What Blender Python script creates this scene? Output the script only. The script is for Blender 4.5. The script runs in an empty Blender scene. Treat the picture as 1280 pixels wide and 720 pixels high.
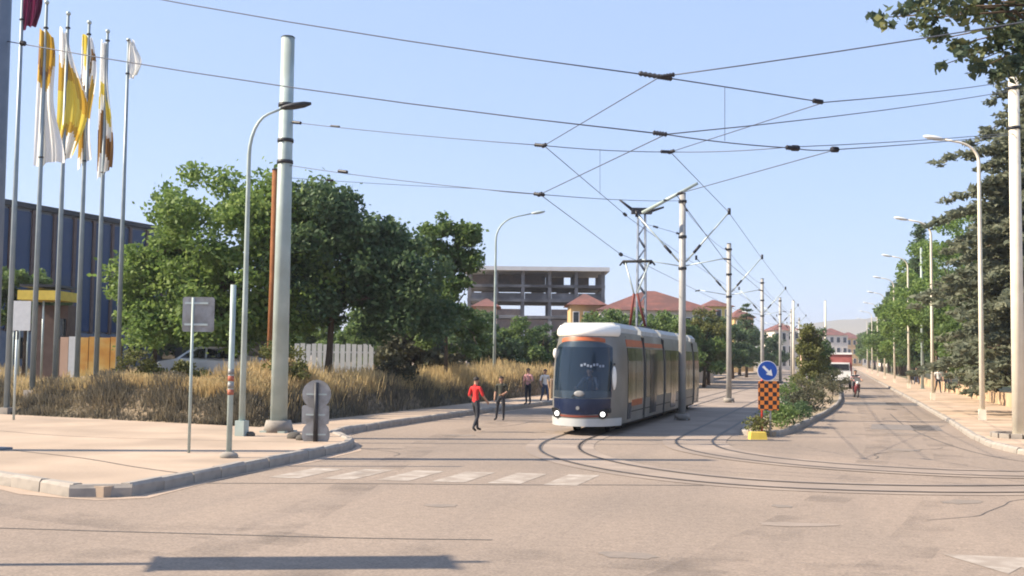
import bpy, math, random
import numpy as np
from mathutils import Vector, Matrix, Euler

random.seed(7); rng = np.random.default_rng(7)
sc = bpy.context.scene
COL = sc.collection

# ---------------------------------------------------------------- camera
# world frame: Y runs up the avenue, X to its right, Z up, camera stands at X=0,Y=0
F = 1400.0; PITCH = math.atan(86/1400); YAW = math.atan(410/1400); ROLL = 0.012; CH = 2.3
cf = Vector((-math.sin(YAW)*math.cos(PITCH), math.cos(YAW)*math.cos(PITCH), math.sin(PITCH)))
cr0 = Vector((math.cos(YAW), math.sin(YAW), 0)); cu0 = cr0.cross(cf)
cr = cr0*math.cos(ROLL)+cu0*math.sin(ROLL); cu = -cr0*math.sin(ROLL)+cu0*math.cos(ROLL)
CP = Vector((0, 0, CH))
cam = bpy.data.cameras.new('Camera'); camo = bpy.data.objects.new('Camera', cam); COL.objects.link(camo)
m = Matrix.Identity(4)
for i in range(3):
    m[i][0] = cr[i]; m[i][1] = cu[i]; m[i][2] = -cf[i]; m[i][3] = CP[i]
camo.matrix_world = m
cam.sensor_width = 36.0; cam.lens = 36*F/1280; cam.clip_end = 9000; cam.clip_start = 0.1
sc.camera = camo
sc.render.resolution_x = 1024; sc.render.resolution_y = 576

# ---------------------------------------------------------------- sky, sun, exposure
SUN_AZ = math.radians(22)     # direction the light travels, from +X towards +Y
SUN_EL = math.radians(38)
w = bpy.data.worlds.new('World'); sc.world = w; w.use_nodes = True
nt = w.node_tree; nt.nodes.clear()
sky = nt.nodes.new('ShaderNodeTexSky'); sky.sky_type = 'NISHITA'; sky.sun_disc = False
sky.sun_elevation = SUN_EL
sx, sy = -math.cos(SUN_AZ), -math.sin(SUN_AZ)      # towards the sun
sky.sun_rotation = math.atan2(sx, sy)
sky.altitude = 200; sky.air_density = 1.0; sky.dust_density = 0.2; sky.ozone_density = 1.0
bg = nt.nodes.new('ShaderNodeBackground'); bg.inputs[1].default_value = 0.115
wo = nt.nodes.new('ShaderNodeOutputWorld')
hz = nt.nodes.new('ShaderNodeMix'); hz.data_type = 'RGBA'; hz.inputs[0].default_value = 0.76   # thin even summer haze over the whole sky
hz.inputs[7].default_value = (1.98, 2.70, 4.30, 1)
nt.links.new(sky.outputs[0], hz.inputs[6]); nt.links.new(hz.outputs[2], bg.inputs[0]); nt.links.new(bg.outputs[0], wo.inputs[0])
sl = bpy.data.lights.new('Sun', 'SUN'); sl.energy = 5.0; sl.angle = math.radians(0.53); sl.color = (1.0, 0.86, 0.68)
so = bpy.data.objects.new('Sun', sl); COL.objects.link(so)
ld = Vector((math.cos(SUN_AZ)*math.cos(SUN_EL), math.sin(SUN_AZ)*math.cos(SUN_EL), -math.sin(SUN_EL)))
so.rotation_euler = ld.to_track_quat('-Z', 'Y').to_euler(); so.location = (-40, -20, 60)
sc.view_settings.view_transform = 'Standard'; sc.view_settings.look = 'None'
sc.view_settings.exposure = 1.07; sc.view_settings.gamma = 1.0
sc.cycles.filter_width = 1.9

# ---------------------------------------------------------------- helpers
def ray(x, y): return cf + cr*((x-640)/F) + cu*((360-y)/F)
def G(x, y, z=0.0):                    # photo pixel -> point on the level z
    d = ray(x, y); return CP + d*((z-CH)/d.z)
def D(x, y, dep): return CP + ray(x, y)*dep
def base_at(x, y, dep, z=0.0):         # plan position at a depth, set down on level z
    p = D(x, y, dep); return Vector((p.x, p.y, z))

def tag(o, label=None, cat=None, group=None, kind=None):
    if label: o['label'] = label
    if cat: o['category'] = cat
    if group: o['group'] = group
    if kind: o['kind'] = kind
    return o
def empty(name, loc=(0, 0, 0), rz=0, label=None, cat=None, group=None, parent=None):
    o = bpy.data.objects.new(name, None); COL.objects.link(o); o.location = loc; o.rotation_euler = (0, 0, rz)
    o.empty_display_size = 0.2
    if parent: o.parent = parent
    return tag(o, label, cat, group)
def copy_tree(o, parent=None):
    c = o.copy(); COL.objects.link(c); c.parent = parent
    for ch in list(o.children): copy_tree(ch, c)
    return c

class MB:
    def __init__(s): s.v = []; s.f = []; s.m = []; s.s = []
    def add(s, vs, fs, mi=0, smooth=False):
        b = len(s.v); s.v += [tuple(v) for v in vs]
        for f in fs: s.f.append(tuple(b+i for i in f)); s.m.append(mi); s.s.append(smooth)
        return s
    def box(s, c, d, rz=0, mi=0, taper=1.0):
        x, y, z = d[0]/2, d[1]/2, d[2]/2; vs = []
        for k, zz in ((1, -z), (taper, z)):
            for a, b in ((-x, -y), (x, -y), (x, y), (-x, y)):
                a *= k; b *= k
                vs.append((c[0]+a*math.cos(rz)-b*math.sin(rz), c[1]+a*math.sin(rz)+b*math.cos(rz), c[2]+zz))
        return s.add(vs, [(3, 2, 1, 0), (4, 5, 6, 7), (0, 1, 5, 4), (1, 2, 6, 5), (2, 3, 7, 6), (3, 0, 4, 7)], mi)
    def tube(s, pts, rad, n=8, mi=0, cap=True):
        pts = [Vector(p) for p in pts]
        if not hasattr(rad, '__len__'): rad = [rad]*len(pts)
        vs = []; fs = []; up = None
        for i, p in enumerate(pts):
            t = (pts[min(i+1, len(pts)-1)]-pts[max(i-1, 0)])
            t = t.normalized() if t.length > 1e-9 else Vector((0, 0, 1))
            if up is None: up = Vector((0, 0, 1)) if abs(t.z) < .9 else Vector((1, 0, 0))
            a = up - t*up.dot(t)
            a = a.normalized() if a.length > 1e-6 else t.orthogonal().normalized()
            up = a; b = t.cross(a)
            for k in range(n):
                an = 2*math.pi*k/n; vs.append(p+(a*math.cos(an)+b*math.sin(an))*rad[i])
        for i in range(len(pts)-1):
            for k in range(n):
                k2 = (k+1) % n; fs.append((i*n+k, i*n+k2, (i+1)*n+k2, (i+1)*n+k))
        s.add(vs, fs, mi, True)
        if cap:
            b = len(s.v)-len(vs); e = (len(pts)-1)*n
            s.f.append(tuple(b+k for k in reversed(range(n)))); s.m.append(mi); s.s.append(False)
            s.f.append(tuple(b+e+k for k in range(n))); s.m.append(mi); s.s.append(False)
        return s
    def prism(s, poly, z0, z1, mi=0):
        n = len(poly); vs = [(p[0], p[1], z0) for p in poly]+[(p[0], p[1], z1) for p in poly]
        fs = [tuple(reversed(range(n))), tuple(range(n, 2*n))]+[(i, (i+1) % n, n+(i+1) % n, n+i) for i in range(n)]
        return s.add(vs, fs, mi)
    def slabp(s, pts, nrm, th, mi=0):      # planar polygon given thickness along nrm
        nrm = Vector(nrm).normalized()*th; n = len(pts); pts = [Vector(p) for p in pts]
        vs = pts+[p+nrm for p in pts]
        fs = [tuple(reversed(range(n))), tuple(range(n, 2*n))]+[(i, (i+1) % n, n+(i+1) % n, n+i) for i in range(n)]
        return s.add(vs, fs, mi)
    def ball(s, c, r, mi=0, nu=10, nv=7):
        if not hasattr(r, '__len__'): r = (r, r, r)
        vs = []; fs = []
        for i in range(nv+1):
            a = math.pi*i/nv
            for k in range(nu):
                b = 2*math.pi*k/nu; vs.append((c[0]+r[0]*math.sin(a)*math.cos(b), c[1]+r[1]*math.sin(a)*math.sin(b), c[2]+r[2]*math.cos(a)))
        for i in range(nv):
            for k in range(nu):
                fs.append((i*nu+k, (i+1)*nu+k, (i+1)*nu+(k+1) % nu, i*nu+(k+1) % nu))
        return s.add(vs, fs, mi, True)
    def mesh(s, name, mats):
        me = bpy.data.meshes.new(name); me.from_pydata(s.v, [], s.f)
        for mt in (mats if isinstance(mats, (list, tuple)) else [mats]): me.materials.append(mt)
        me.polygons.foreach_set('material_index', s.m); me.polygons.foreach_set('use_smooth', s.s)
        me.update(); return me
    def build(s, name, mats, parent=None, loc=(0, 0, 0), rz=0):
        o = bpy.data.objects.new(name, s.mesh(name, mats)); COL.objects.link(o)
        o.location = loc; o.rotation_euler = (0, 0, rz)
        if parent: o.parent = parent
        return o
def link(name, me, parent=None, loc=(0, 0, 0), rz=0):
    o = bpy.data.objects.new(name, me); COL.objects.link(o); o.location = loc; o.rotation_euler = (0, 0, rz)
    if parent: o.parent = parent
    return o

# ---------------------------------------------------------------- materials
def mat(name, c1, c2=None, scale=4.0, rough=0.8, metal=0.0, bump=0.0, detail=6, c3=None, scale3=0.5, stretch=None, spec=0.4, emit=None, bscale=None):
    m = bpy.data.materials.new(name); m.use_nodes = True; t = m.node_tree; n = t.nodes; L = t.links
    p = n['Principled BSDF']; p.inputs['Roughness'].default_value = rough; p.inputs['Metallic'].default_value = metal
    p.inputs['Specular IOR Level'].default_value = spec
    p.inputs['Base Color'].default_value = (*c1, 1)
    if emit: p.inputs['Emission Color'].default_value = (*emit[0], 1); p.inputs['Emission Strength'].default_value = emit[1]
    if c2 is not None or bump:
        tc = n.new('ShaderNodeTexCoord'); mp = n.new('ShaderNodeMapping'); L.new(tc.outputs['Object'], mp.inputs[0])
        if stretch: mp.inputs['Scale'].default_value = stretch
        nz = n.new('ShaderNodeTexNoise'); nz.inputs['Scale'].default_value = scale; nz.inputs['Detail'].default_value = detail
        L.new(mp.outputs[0], nz.inputs[0])
        if c2 is not None:
            rp = n.new('ShaderNodeValToRGB'); rp.color_ramp.elements[0].position = .32; rp.color_ramp.elements[1].position = .68
            rp.color_ramp.elements[0].color = (*c1, 1); rp.color_ramp.elements[1].color = (*c2, 1)
            L.new(nz.outputs[0], rp.inputs[0]); out = rp.outputs[0]
            if c3 is not None:
                n3 = n.new('ShaderNodeTexNoise'); n3.inputs['Scale'].default_value = scale3; n3.inputs['Detail'].default_value = 4
                L.new(mp.outputs[0], n3.inputs[0])
                r3 = n.new('ShaderNodeValToRGB'); r3.color_ramp.elements[0].position = .42; r3.color_ramp.elements[1].position = .62
                L.new(n3.outputs[0], r3.inputs[0])
                mx = n.new('ShaderNodeMix'); mx.data_type = 'RGBA'; L.new(r3.outputs[0], mx.inputs[0]); L.new(out, mx.inputs[6])
                mx.inputs[7].default_value = (*c3, 1); out = mx.outputs[2]
            L.new(out, p.inputs['Base Color'])
        if bump:
            bp = n.new('ShaderNodeBump'); bp.inputs['Strength'].default_value = bump; bp.inputs['Distance'].default_value = .02
            if bscale:
                nb = n.new('ShaderNodeTexNoise'); nb.inputs['Scale'].default_value = bscale; nb.inputs['Detail'].default_value = 4
                L.new(mp.outputs[0], nb.inputs[0]); L.new(nb.outputs[0], bp.inputs['Height'])
            else: L.new(nz.outputs[0], bp.inputs['Height'])
            L.new(bp.outputs[0], p.inputs['Normal'])
    return m
def leafmat(name, c1, c2, c3, transl=0.3, rough=0.6):
    m = bpy.data.materials.new(name); m.use_nodes = True; t = m.node_tree; n = t.nodes; L = t.links
    p = n['Principled BSDF']; p.inputs['Roughness'].default_value = rough; p.inputs['Specular IOR Level'].default_value = .25
    g = n.new('ShaderNodeNewGeometry'); rp = n.new('ShaderNodeValToRGB')
    e = rp.color_ramp.elements; e[0].color = (*c1, 1); e[1].color = (*c3, 1); e[0].position = .05; e[1].position = .95
    k = e.new(.5); k.color = (*c2, 1)
    tc = n.new('ShaderNodeTexCoord'); nz = n.new('ShaderNodeTexNoise'); nz.inputs['Scale'].default_value = .9; nz.inputs['Detail'].default_value = 2
    L.new(tc.outputs['Object'], nz.inputs[0])
    ma = n.new('ShaderNodeMath'); ma.operation = 'MULTIPLY_ADD'; L.new(nz.outputs[0], ma.inputs[0]); ma.inputs[1].default_value = 1.2; ma.inputs[2].default_value = -.35
    mb = n.new('ShaderNodeMath'); mb.operation = 'MULTIPLY_ADD'; L.new(g.outputs['Random Per Island'], mb.inputs[0]); mb.inputs[1].default_value = .5; L.new(ma.outputs[0], mb.inputs[2])
    L.new(mb.outputs[0], rp.inputs[0]); L.new(rp.outputs[0], p.inputs['Base Color'])
    tr = n.new('ShaderNodeBsdfTranslucent'); L.new(rp.outputs[0], tr.inputs[0])
    mx = n.new('ShaderNodeMixShader'); mx.inputs[0].default_value = transl
    L.new(p.outputs[0], mx.inputs[1]); L.new(tr.outputs[0], mx.inputs[2]); L.new(mx.outputs[0], n['Material Output'].inputs[0])
    return m

def asphalt():
    m = bpy.data.materials.new('worn_asphalt'); m.use_nodes = True; t = m.node_tree; n = t.nodes; L = t.links
    p = n['Principled BSDF']; p.inputs['Roughness'].default_value = .88; p.inputs['Specular IOR Level'].default_value = .25
    tc = n.new('ShaderNodeTexCoord')
    def noise(sc_, det=5, st=None):
        z = n.new('ShaderNodeTexNoise'); z.inputs['Scale'].default_value = sc_; z.inputs['Detail'].default_value = det
        if st:
            mp = n.new('ShaderNodeMapping'); mp.inputs['Scale'].default_value = st; L.new(tc.outputs['Object'], mp.inputs[0]); L.new(mp.outputs[0], z.inputs[0])
        else: L.new(tc.outputs['Object'], z.inputs[0])
        return z.outputs[0]
    def ramp(i, a, b, ca, cb):
        r = n.new('ShaderNodeValToRGB'); r.color_ramp.elements[0].position = a; r.color_ramp.elements[1].position = b
        r.color_ramp.elements[0].color = (*ca, 1); r.color_ramp.elements[1].color = (*cb, 1); L.new(i, r.inputs[0]); return r.outputs[0]
    def mix(f, a, b, mode='MIX'):
        x = n.new('ShaderNodeMix'); x.data_type = 'RGBA'; x.blend_type = mode
        if isinstance(f, float): x.inputs[0].default_value = f
        else: L.new(f, x.inputs[0])
        for s_, v in ((6, a), (7, b)):
            if isinstance(v, tuple): x.inputs[s_].default_value = (*v, 1)
            else: L.new(v, x.inputs[s_])
        return x.outputs[2]
    a = ramp(noise(.18, 6), .3, .7, (.235, .190, .152), (.305, .243, .192))
    dust = ramp(noise(.07, 4), .48, .7, (0, 0, 0), (1, 1, 1))
    a = mix(dust, a, (.325, .255, .200))
    wear = ramp(noise(.9, 5, (1, .09, 1)), .45, .75, (0, 0, 0), (.5, .5, .5))
    a = mix(wear, a, (.205, .170, .142))
    grit = ramp(noise(26, 3), .25, .75, (.70, .70, .70), (1.25, 1.24, 1.22))
    a = mix(1.0, a, grit, 'MULTIPLY')
    grit2 = ramp(noise(7, 3), .3, .7, (.90, .90, .90), (1.1, 1.1, 1.1))
    a = mix(1.0, a, grit2, 'MULTIPLY')
    L.new(a, p.inputs['Base Color'])
    bp = n.new('ShaderNodeBump'); bp.inputs['Strength'].default_value = .5; bp.inputs['Distance'].default_value = .01
    L.new(noise(45, 3), bp.inputs['Height']); L.new(bp.outputs[0], p.inputs['Normal'])
    return m

M = dict(
 asphalt=asphalt(),
 earth=mat('dry_earth', (.30, .225, .15), (.40, .31, .21), .6, .95, bump=.3, c3=(.22, .18, .11), scale3=.15),
 pave=mat('dusty_paving', (.40, .305, .222), (.47, .362, .268), 1.6, .9, bump=.35, c3=(.335, .258, .190), scale3=.4, bscale=14),
 paver=mat('pink_paving', (.46, .335, .235), (.56, .42, .30), 1.5, .9, bump=.35, c3=(.36, .27, .19), scale3=.5, bscale=14),
 bed=mat('track_bed_concrete', (.27, .215, .172), (.345, .275, .218), .8, .9, bump=.3, c3=(.245, .198, .160), scale3=.5, bscale=40),
 kerb=mat('kerb_concrete', (.27, .245, .215), (.40, .355, .30), 3, .9, bump=.4, c3=(.20, .185, .165), scale3=1.5),
 rail=mat('rail_steel', (.035, .030, .028), (.07, .06, .052), 9, .5, .6),
 tar=mat('tar_seal', (.060, .055, .052), (.11, .10, .09), 5, .8),
 paint=mat('worn_white_paint', (.44, .385, .325), (.31, .262, .215), 5, .85, c3=(.285, .236, .190), scale3=2.2),
 wall=mat('grey_rubble', (.062, .064, .056), (.105, .103, .09), 2.6, .95, bump=.8, c3=(.065, .058, .046), scale3=.7),
 cap=mat('wall_cap', (.065, .062, .054), (.11, .10, .085), 3, .95, bump=.5),
 galv=mat('galvanised_steel', (.40, .47, .46), (.50, .56, .54), 3, .45, .25),
 palepole=mat('pale_green_pole_paint', (.32, .40, .385), (.42, .49, .465), 2.5, .5, .1, c3=(.30, .35, .32), scale3=.8),
 whitepole=mat('white_pole_paint', (.30, .295, .28), (.40, .39, .365), 2, .5, .05),
 cream=mat('cream_concrete_pole', (.66, .60, .48), (.74, .68, .56), 3, .7),
 darkmetal=mat('dark_metal', (.025, .027, .032), (.05, .052, .058), 6, .5, .4),
 backsign=mat('sign_back_aluminium', (.28, .285, .29), (.38, .385, .385), 4, .6, .3, c3=(.22, .215, .205), scale3=2.5),
 wire=mat('wire_copper_dark', (.10, .11, .135), None, rough=.6, metal=.3),
 insul=mat('insulator_dark', (.02, .02, .026), None, rough=.45),
 lampwhite=mat('lamp_head_white', (.75, .75, .72), None, rough=.4),
 red=mat('red_paint', (.60, .05, .03), (.50, .04, .03), 5, .5),
 white=mat('white_paint', (.78, .78, .76), (.70, .70, .68), 5, .5),
 yellow=mat('yellow_paint', (.78, .58, .10), (.66, .48, .08), 4, .7),
 bark=mat('bark', (.060, .042, .028), (.13, .095, .065), 7, .95, bump=.8, stretch=(1, 1, .25)),
 bluewall=mat('blue_cladding', (.018, .045, .115), (.028, .060, .140), 1.2, .45, .1, c3=(.022, .050, .10), scale3=.3),
 bluetrim=mat('brown_mullion', (.10, .065, .055), (.14, .095, .08), 3, .7),
 greyband=mat('grey_plinth', (.14, .16, .20), (.20, .22, .25), 1.5, .8),
 glass=mat('dark_glass', (.012, .016, .022), None, rough=.08, spec=.6),
)

# ---------------------------------------------------------------- ground, road, pavements
def sheet(name, polys, z, mt, kind='structure', parent=None):
    b = MB()
    for p in polys:
        b.add([(x, y, z) for x, y in p], [tuple(range(len(p)))])
    o = b.build(name, mt, parent)
    if kind and not parent: tag(o, kind=kind)
    return o
sheet('ground', [[(-3000, -550), (3000, -550), (3000, 4300), (-3000, 4300)]], -0.06, M['earth'])
def rect(x0, y0, x1, y1): return [(x0, y0), (x1, y0), (x1, y1), (x0, y1)]
road = sheet('road', [rect(-90, -40, 90, 29), rect(-14.5, 29, 5, 760)], 0.0, M['asphalt'])

def off_path(pts, d):
    P = [Vector((*p, 0)) for p in pts]; out = []
    for i, p in enumerate(P):
        t = (P[min(i+1, len(P)-1)]-P[max(i-1, 0)]).normalized(); out.append(p+Vector((-t.y, t.x, 0))*d)
    return out
left_kerb = [(-60, 36.2), (-13.94, 16.27), (-12.5, 15.62), (-11.75, 15.28), (-11.15, 15.25), (-10.93, 15.6), (-11.0, 17.2), (-11.08, 19.1),
             (-11.2, 22), (-11.42, 25.0), (-11.8, 26.2), (-12.6, 27.4), (-13.5, 28.7), (-13.85, 30.2), (-13.95, 36), (-13.9, 42), (-13.5, 52), (-13.4, 75), (-13.4, 420)]
left_back = [(-16.2, 420), (-16.2, 29.4), (-26.8, 31.5), (-60, 38)]
sheet_left = MB().prism([tuple(p)[:2] for p in off_path(left_kerb, .13)]+left_back, -.05, .17).build('pavement_left', M['pave']); tag(sheet_left, kind='structure')
right_kerb = [(4.05, 420), (4.05, 66), (4.0, 46), (3.85, 37), (3.95, 33.2), (4.35, 31), (5.2, 29.3), (7.0, 28.1), (10, 27.6), (60, 29)]
sheet_right = MB().prism([tuple(p)[:2] for p in off_path(right_kerb, .1)]+[(60, 34), (8.2, 34.5), (8.2, 420)], -.05, .12).build('pavement_right', M['paver']); tag(sheet_right, kind='structure')
sheet('garden_ground', [[(8.1, 34.4), (60, 33.9), (90, 60), (90, 420), (8.1, 420)]], .06, mat('garden_soil', (.10, .085, .045), (.20, .16, .09), .8, .95, bump=.4, c3=(.07, .09, .03), scale3=.3))

def polyline_walk(pts, step, start=0.0, end=1e9):
    out = []; acc = 0
    P = [Vector((x, y, 0)) for x, y in pts]
    seg = [(P[i], P[i+1], (P[i+1]-P[i]).length) for i in range(len(P)-1)]
    tot = sum(s[2] for s in seg)
    def at(d):
        for a, b, l in seg:
            if d <= l: return a+(b-a)*(d/l)
            d -= l
        return P[-1]
    d = start
    while d+step < min(tot, end): out.append((at(d), at(d+step))); d += step
    return out
stone_mesh = {}
def kerb_stone_mesh(L, wd, h, k):
    key = (round(L, 2), wd, h, k)
    if key in stone_mesh: return stone_mesh[key]
    r = random.Random(k); b = MB(); c = .03
    prof = [(-wd/2, -.06), (-wd/2, h-c), (-wd/2+c, h), (wd/2-c*1.3, h), (wd/2, h-c*1.6), (wd/2+.012, -.06)]
    vs = []
    for s_, x in ((0, -L/2+.012), (1, L/2-.012)):
        for y, z in prof: vs.append((x+r.uniform(-.008, .008), y+r.uniform(-.008, .008), z+(r.uniform(-.012, .008) if z > 0 else 0)))
    n = len(prof); fs = [tuple(range(n)), tuple(reversed(range(n, 2*n)))]+[(i, n+i, n+(i+1) % n, (i+1) % n) for i in range(n)]
    b.add(vs, fs); stone_mesh[key] = b.mesh('kerb_stone', M['kerb']); return stone_mesh[key]
def kerb(name, pts, h, side, wd=.2, step=.98, near=0, far=1e9):
    root = empty(name); tag(root, kind='structure')
    for i, (a, b) in enumerate(polyline_walk(pts, step, near, far)):
        d = b-a; rz = math.atan2(d.y, d.x)
        mid = (a+b)/2; nrm = Vector((-math.sin(rz), math.cos(rz), 0))*side
        o = link('kerb_stone', kerb_stone_mesh(step, wd, h, i % 5), root, mid+nrm*(wd/2-.05), rz + (math.pi if side > 0 else 0))
        o.location.z = random.uniform(-.012, .010); o.rotation_euler.z += random.uniform(-.012, .012)
    return root
kerb('kerb_left', left_kerb, .205, 1, .22, .98, 36, 160)
kerb('kerb_right', right_kerb, .15, 1, .18, .98, 420-130, 440)
# far stretches of kerb, joints no longer visible
for nm, x0, y0, y1, h in (('kerb_left_far', -13.5, 123, 420, .2), ('kerb_right_far', 4.1, 131, 420, .15)):
    tag(MB().box((x0, (y0+y1)/2, h/2-.03), (.2, y1-y0, h)).build(nm, M['kerb']), kind='structure')

# tram tracks -------------------------------------------------------------
def spline(pts, n=14):
    P = [Vector((*p, 0)) for p in pts]; out = []
    for i in range(len(P)-1):
        p0, p1, p2, p3 = P[max(i-1, 0)], P[i], P[i+1], P[min(i+2, len(P)-1)]
        for k in range(n):
            t = k/n
            out.append(.5*((2*p1)+(-p0+p2)*t+(2*p0-5*p1+4*p2-p3)*t*t+(-p0+3*p1-3*p2+p3)*t**3))
    out.append(P[-1]); return out
def offset(path, d):
    out = []
    for i, p in enumerate(path):
        t = (path[min(i+1, len(path)-1)]-path[max(i-1, 0)]).normalized(); out.append(p+Vector((-t.y, t.x, 0))*d)
    return out
jointm = mat('rail_joint_dust', (.16, .132, .108), (.22, .18, .145), 3, .9)
def ribbon(path, wd, z):
    a, b = offset(path, wd/2), offset(path, -wd/2); n = len(path)
    return MB().add([(p.x, p.y, z) for p in a]+[(p.x, p.y, z) for p in b], [(i, n+i, n+i+1, i+1) for i in range(n-1)])
CL = spline([(-7.4, 420), (-7.4, 120), (-7.4, 60), (-7.4, 40), (-7.4, 33.5), (-7.12, 29.2), (-6.15, 25.9), (-4.2, 23.1), (-1.7, 21.5), (1.2, 21.6), (4.2, 22.9), (9, 25.4), (20, 31), (60, 51)])
CR = spline([(-4.0, 420), (-4.0, 120), (-4.0, 60), (-4.0, 40), (-4.0, 34.2), (-3.85, 31.2), (-3.15, 28.7), (-1.6, 26.6), (.6, 25.4), (3.4, 25.3), (8, 27.3), (20, 33.2), (60, 53.2)])
tag(sheet('track_bed', [rect(-9.0, 34.3, -2.75, 420)], .004, M['bed']), kind='structure')
for i, cl in enumerate((CL, CR)):
    root = empty('tram_track'); tag(root, kind='structure')
    ribbon(cl, 1.75, .008 if i == 0 else .012).build('track_slab', M['bed'], root)
    for s in (-.5, .5):
        rp = offset(cl, s)
        ribbon(rp, .12, .0165).build('rail_joint', jointm, root)
        ribbon(rp, .06, .0205).build('rail', M['rail'], root)
# seams and patches -------------------------------------------------------
seam = spline([(-11.0, 17.6), (-8, 18.75), (-5.7, 19.5), (-3.8, 20.25), (-2.4, 20.75)])
ribbon(seam, .055, .0045).build('tar_seam', M['tar'], road)
for pts, wd in (([(-30, 10.2), (-15, 11.6), (-7, 12.9), (-4.2, 13.6)], .04), ([(.35, 37), (3.7, 37.1)], .06), ([(2.1, 52), (2.35, 40), (3.6, 29.8), (6.5, 26.5)], .045), ([(-12, 7), (-4, 10.2), (3, 13.3)], .03)):
    ribbon(spline(pts), wd, .0045).build('tar_seam', M['tar'], road)
def blob(cx, cy, rx, ry, n=14, rz=0, seed=0):
    r = random.Random(seed); out = []
    for k in range(n):
        a = 2*math.pi*k/n; q = r.uniform(.75, 1.15); x, y = rx*q*math.cos(a), ry*q*math.sin(a)
        out.append((cx+x*math.cos(rz)-y*math.sin(rz), cy+x*math.sin(rz)+y*math.cos(rz)))
    return out
patchm = mat('patched_asphalt', (.24, .195, .155), (.30, .245, .20), 3, .9, bump=.4)
sheet('repair_patch', [blob(-.6, 16.35, .55, .22, rz=.25, seed=2)], .005, patchm, parent=road)
sheet('repair_patch', [[(1.0, 40), (3.3, 40.1), (3.4, 43.5), (1.1, 43.2)]], .005, mat('patch_dark', (.17, .15, .135), (.22, .19, .165), 4, .9), parent=road)
sheet('repair_patch', [[(.2, 62), (4.0, 62.2), (4.0, 66.5), (.3, 66)]], .005, mat('patch_darker', (.12, .11, .10), (.16, .145, .13), 4, .9), parent=road)
for pts, wd in (([(-17, 20.2), (-14.6, 19.3), (-12.6, 18.2), (-11.3, 17.6)], .05), ([(-24, 26), (-19, 24.2), (-15, 24.4), (-12, 24.9)], .03)):
    ribbon(spline(pts), wd, .1745).build('pavement_crack', M['tar'], sheet_left)
r9 = random.Random(11)
for (x0, y0, a_, n_, wd) in ((1.2, 17.5, .8, 8, .018), (.8, 28, 1.3, 9, .03), (2.6, 45, 1.5, 9, .03), (-11.5, 34, 1.6, 10, .03), (-9.8, 24, 1.2, 8, .025)):
    P_ = [(x0, y0)]
    for k in range(n_): a_ += r9.uniform(-.5, .5); P_.append((P_[-1][0]+.55*math.cos(a_), P_[-1][1]+.55*math.sin(a_)))
    ribbon(spline(P_, 4), wd, .0046).build('road_crack', M['tar'], road)
stainm = mat('oil_stain', (.20, .168, .138), (.25, .204, .163), 5, .8)
for k, (x, y, rx, ry) in enumerate(((-2.4, 13.1, .35, .22), (-5.9, 16.4, .28, .2), (1.9, 20.0, .4, .25), (1.6, 31, .35, .5), (2.0, 38, .3, .6), (-10.6, 31, .4, .5), (-.9, 18.3, .2, .16))):
    sheet('oil_stain', [blob(x, y, rx, ry, 16, .4*k, 20+k)], .0042+.0001*k, stainm, parent=road)
for k, (x, y) in enumerate(((2.3, 57),)):
    mh = MB().tube([(0, 0, .002), (0, 0, .012)], [.33, .33], 20).build('manhole_cover', M['darkmetal'] if k == 9 else patchm, road, (x, y, 0)); MB().tube([(0, 0, .0125), (0, 0, .016)], [.27, .27], 20).build('manhole_lid', M['tar'], mh)
def wear_mat():
    m_ = bpy.data.materials.new('tyre_wear'); m_.use_nodes = True; t = m_.node_tree; n = t.nodes; L_ = t.links; p_ = n['Principled BSDF']; p_.inputs['Base Color'].default_value = (.125, .108, .094, 1); p_.inputs['Roughness'].default_value = .8
    tc = n.new('ShaderNodeTexCoord'); nz = n.new('ShaderNodeTexNoise'); nz.inputs['Scale'].default_value = .8; nz.inputs['Detail'].default_value = 8; L_.new(tc.outputs['Object'], nz.inputs[0])
    rp = n.new('ShaderNodeValToRGB'); rp.color_ramp.elements[0].position = .46; rp.color_ramp.elements[1].position = .85; rp.color_ramp.elements[1].color = (.36, .36, .36, 1); L_.new(nz.outputs[0], rp.inputs[0])
    tr = n.new('ShaderNodeBsdfTransparent'); mx = n.new('ShaderNodeMixShader'); L_.new(rp.outputs[0], mx.inputs[0]); L_.new(tr.outputs[0], mx.inputs[1]); L_.new(p_.outputs[0], mx.inputs[2]); L_.new(mx.outputs[0], n['Material Output'].inputs[0]); return m_
wm_ = wear_mat()
for k, (pts, wd) in enumerate((([(1.2, 160), (1.15, 60), (1.1, 36), (.6, 26), (-.6, 17), (-2.5, 8), (-4, 0)], .7), ([(2.8, 160), (2.75, 60), (2.7, 36), (2.3, 26), (1.2, 17), (-.6, 8), (-2, 0)], .7), ([(-11.6, 160), (-11.5, 60), (-11.2, 34), (-9.5, 24), (-7.5, 15), (-6, 5)], .8), ([(-30, 19.5), (-18, 13.6), (-6, 10.8), (4, 11.8), (14, 15.5)], .9), ([(-30, 21.6), (-18, 15.6), (-6, 12.7), (4, 13.8), (14, 17.6)], .9))):
    ribbon(spline(pts), wd, .0047+.0003*k).build('tyre_wear', wm_, road)
dust_m = mat('kerb_dust', (.36, .275, .205), (.42, .32, .24), 2, .95, bump=.3)
dk = []; lk = [Vector((*p, 0)) for p in left_kerb[1:17]]; od = offset(lk, -.10); oe = [offset(lk, -.30-.14*math.sin(i*1.9))[i] for i in range(len(lk))]
b = MB(); n = len(lk); b.add([(p.x, p.y, .0054) for p in od]+[(p.x, p.y, .0054) for p in oe], [(i, n+i, n+i+1, i+1) for i in range(n-1)]); b.build('kerb_dust', dust_m, road)
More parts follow.
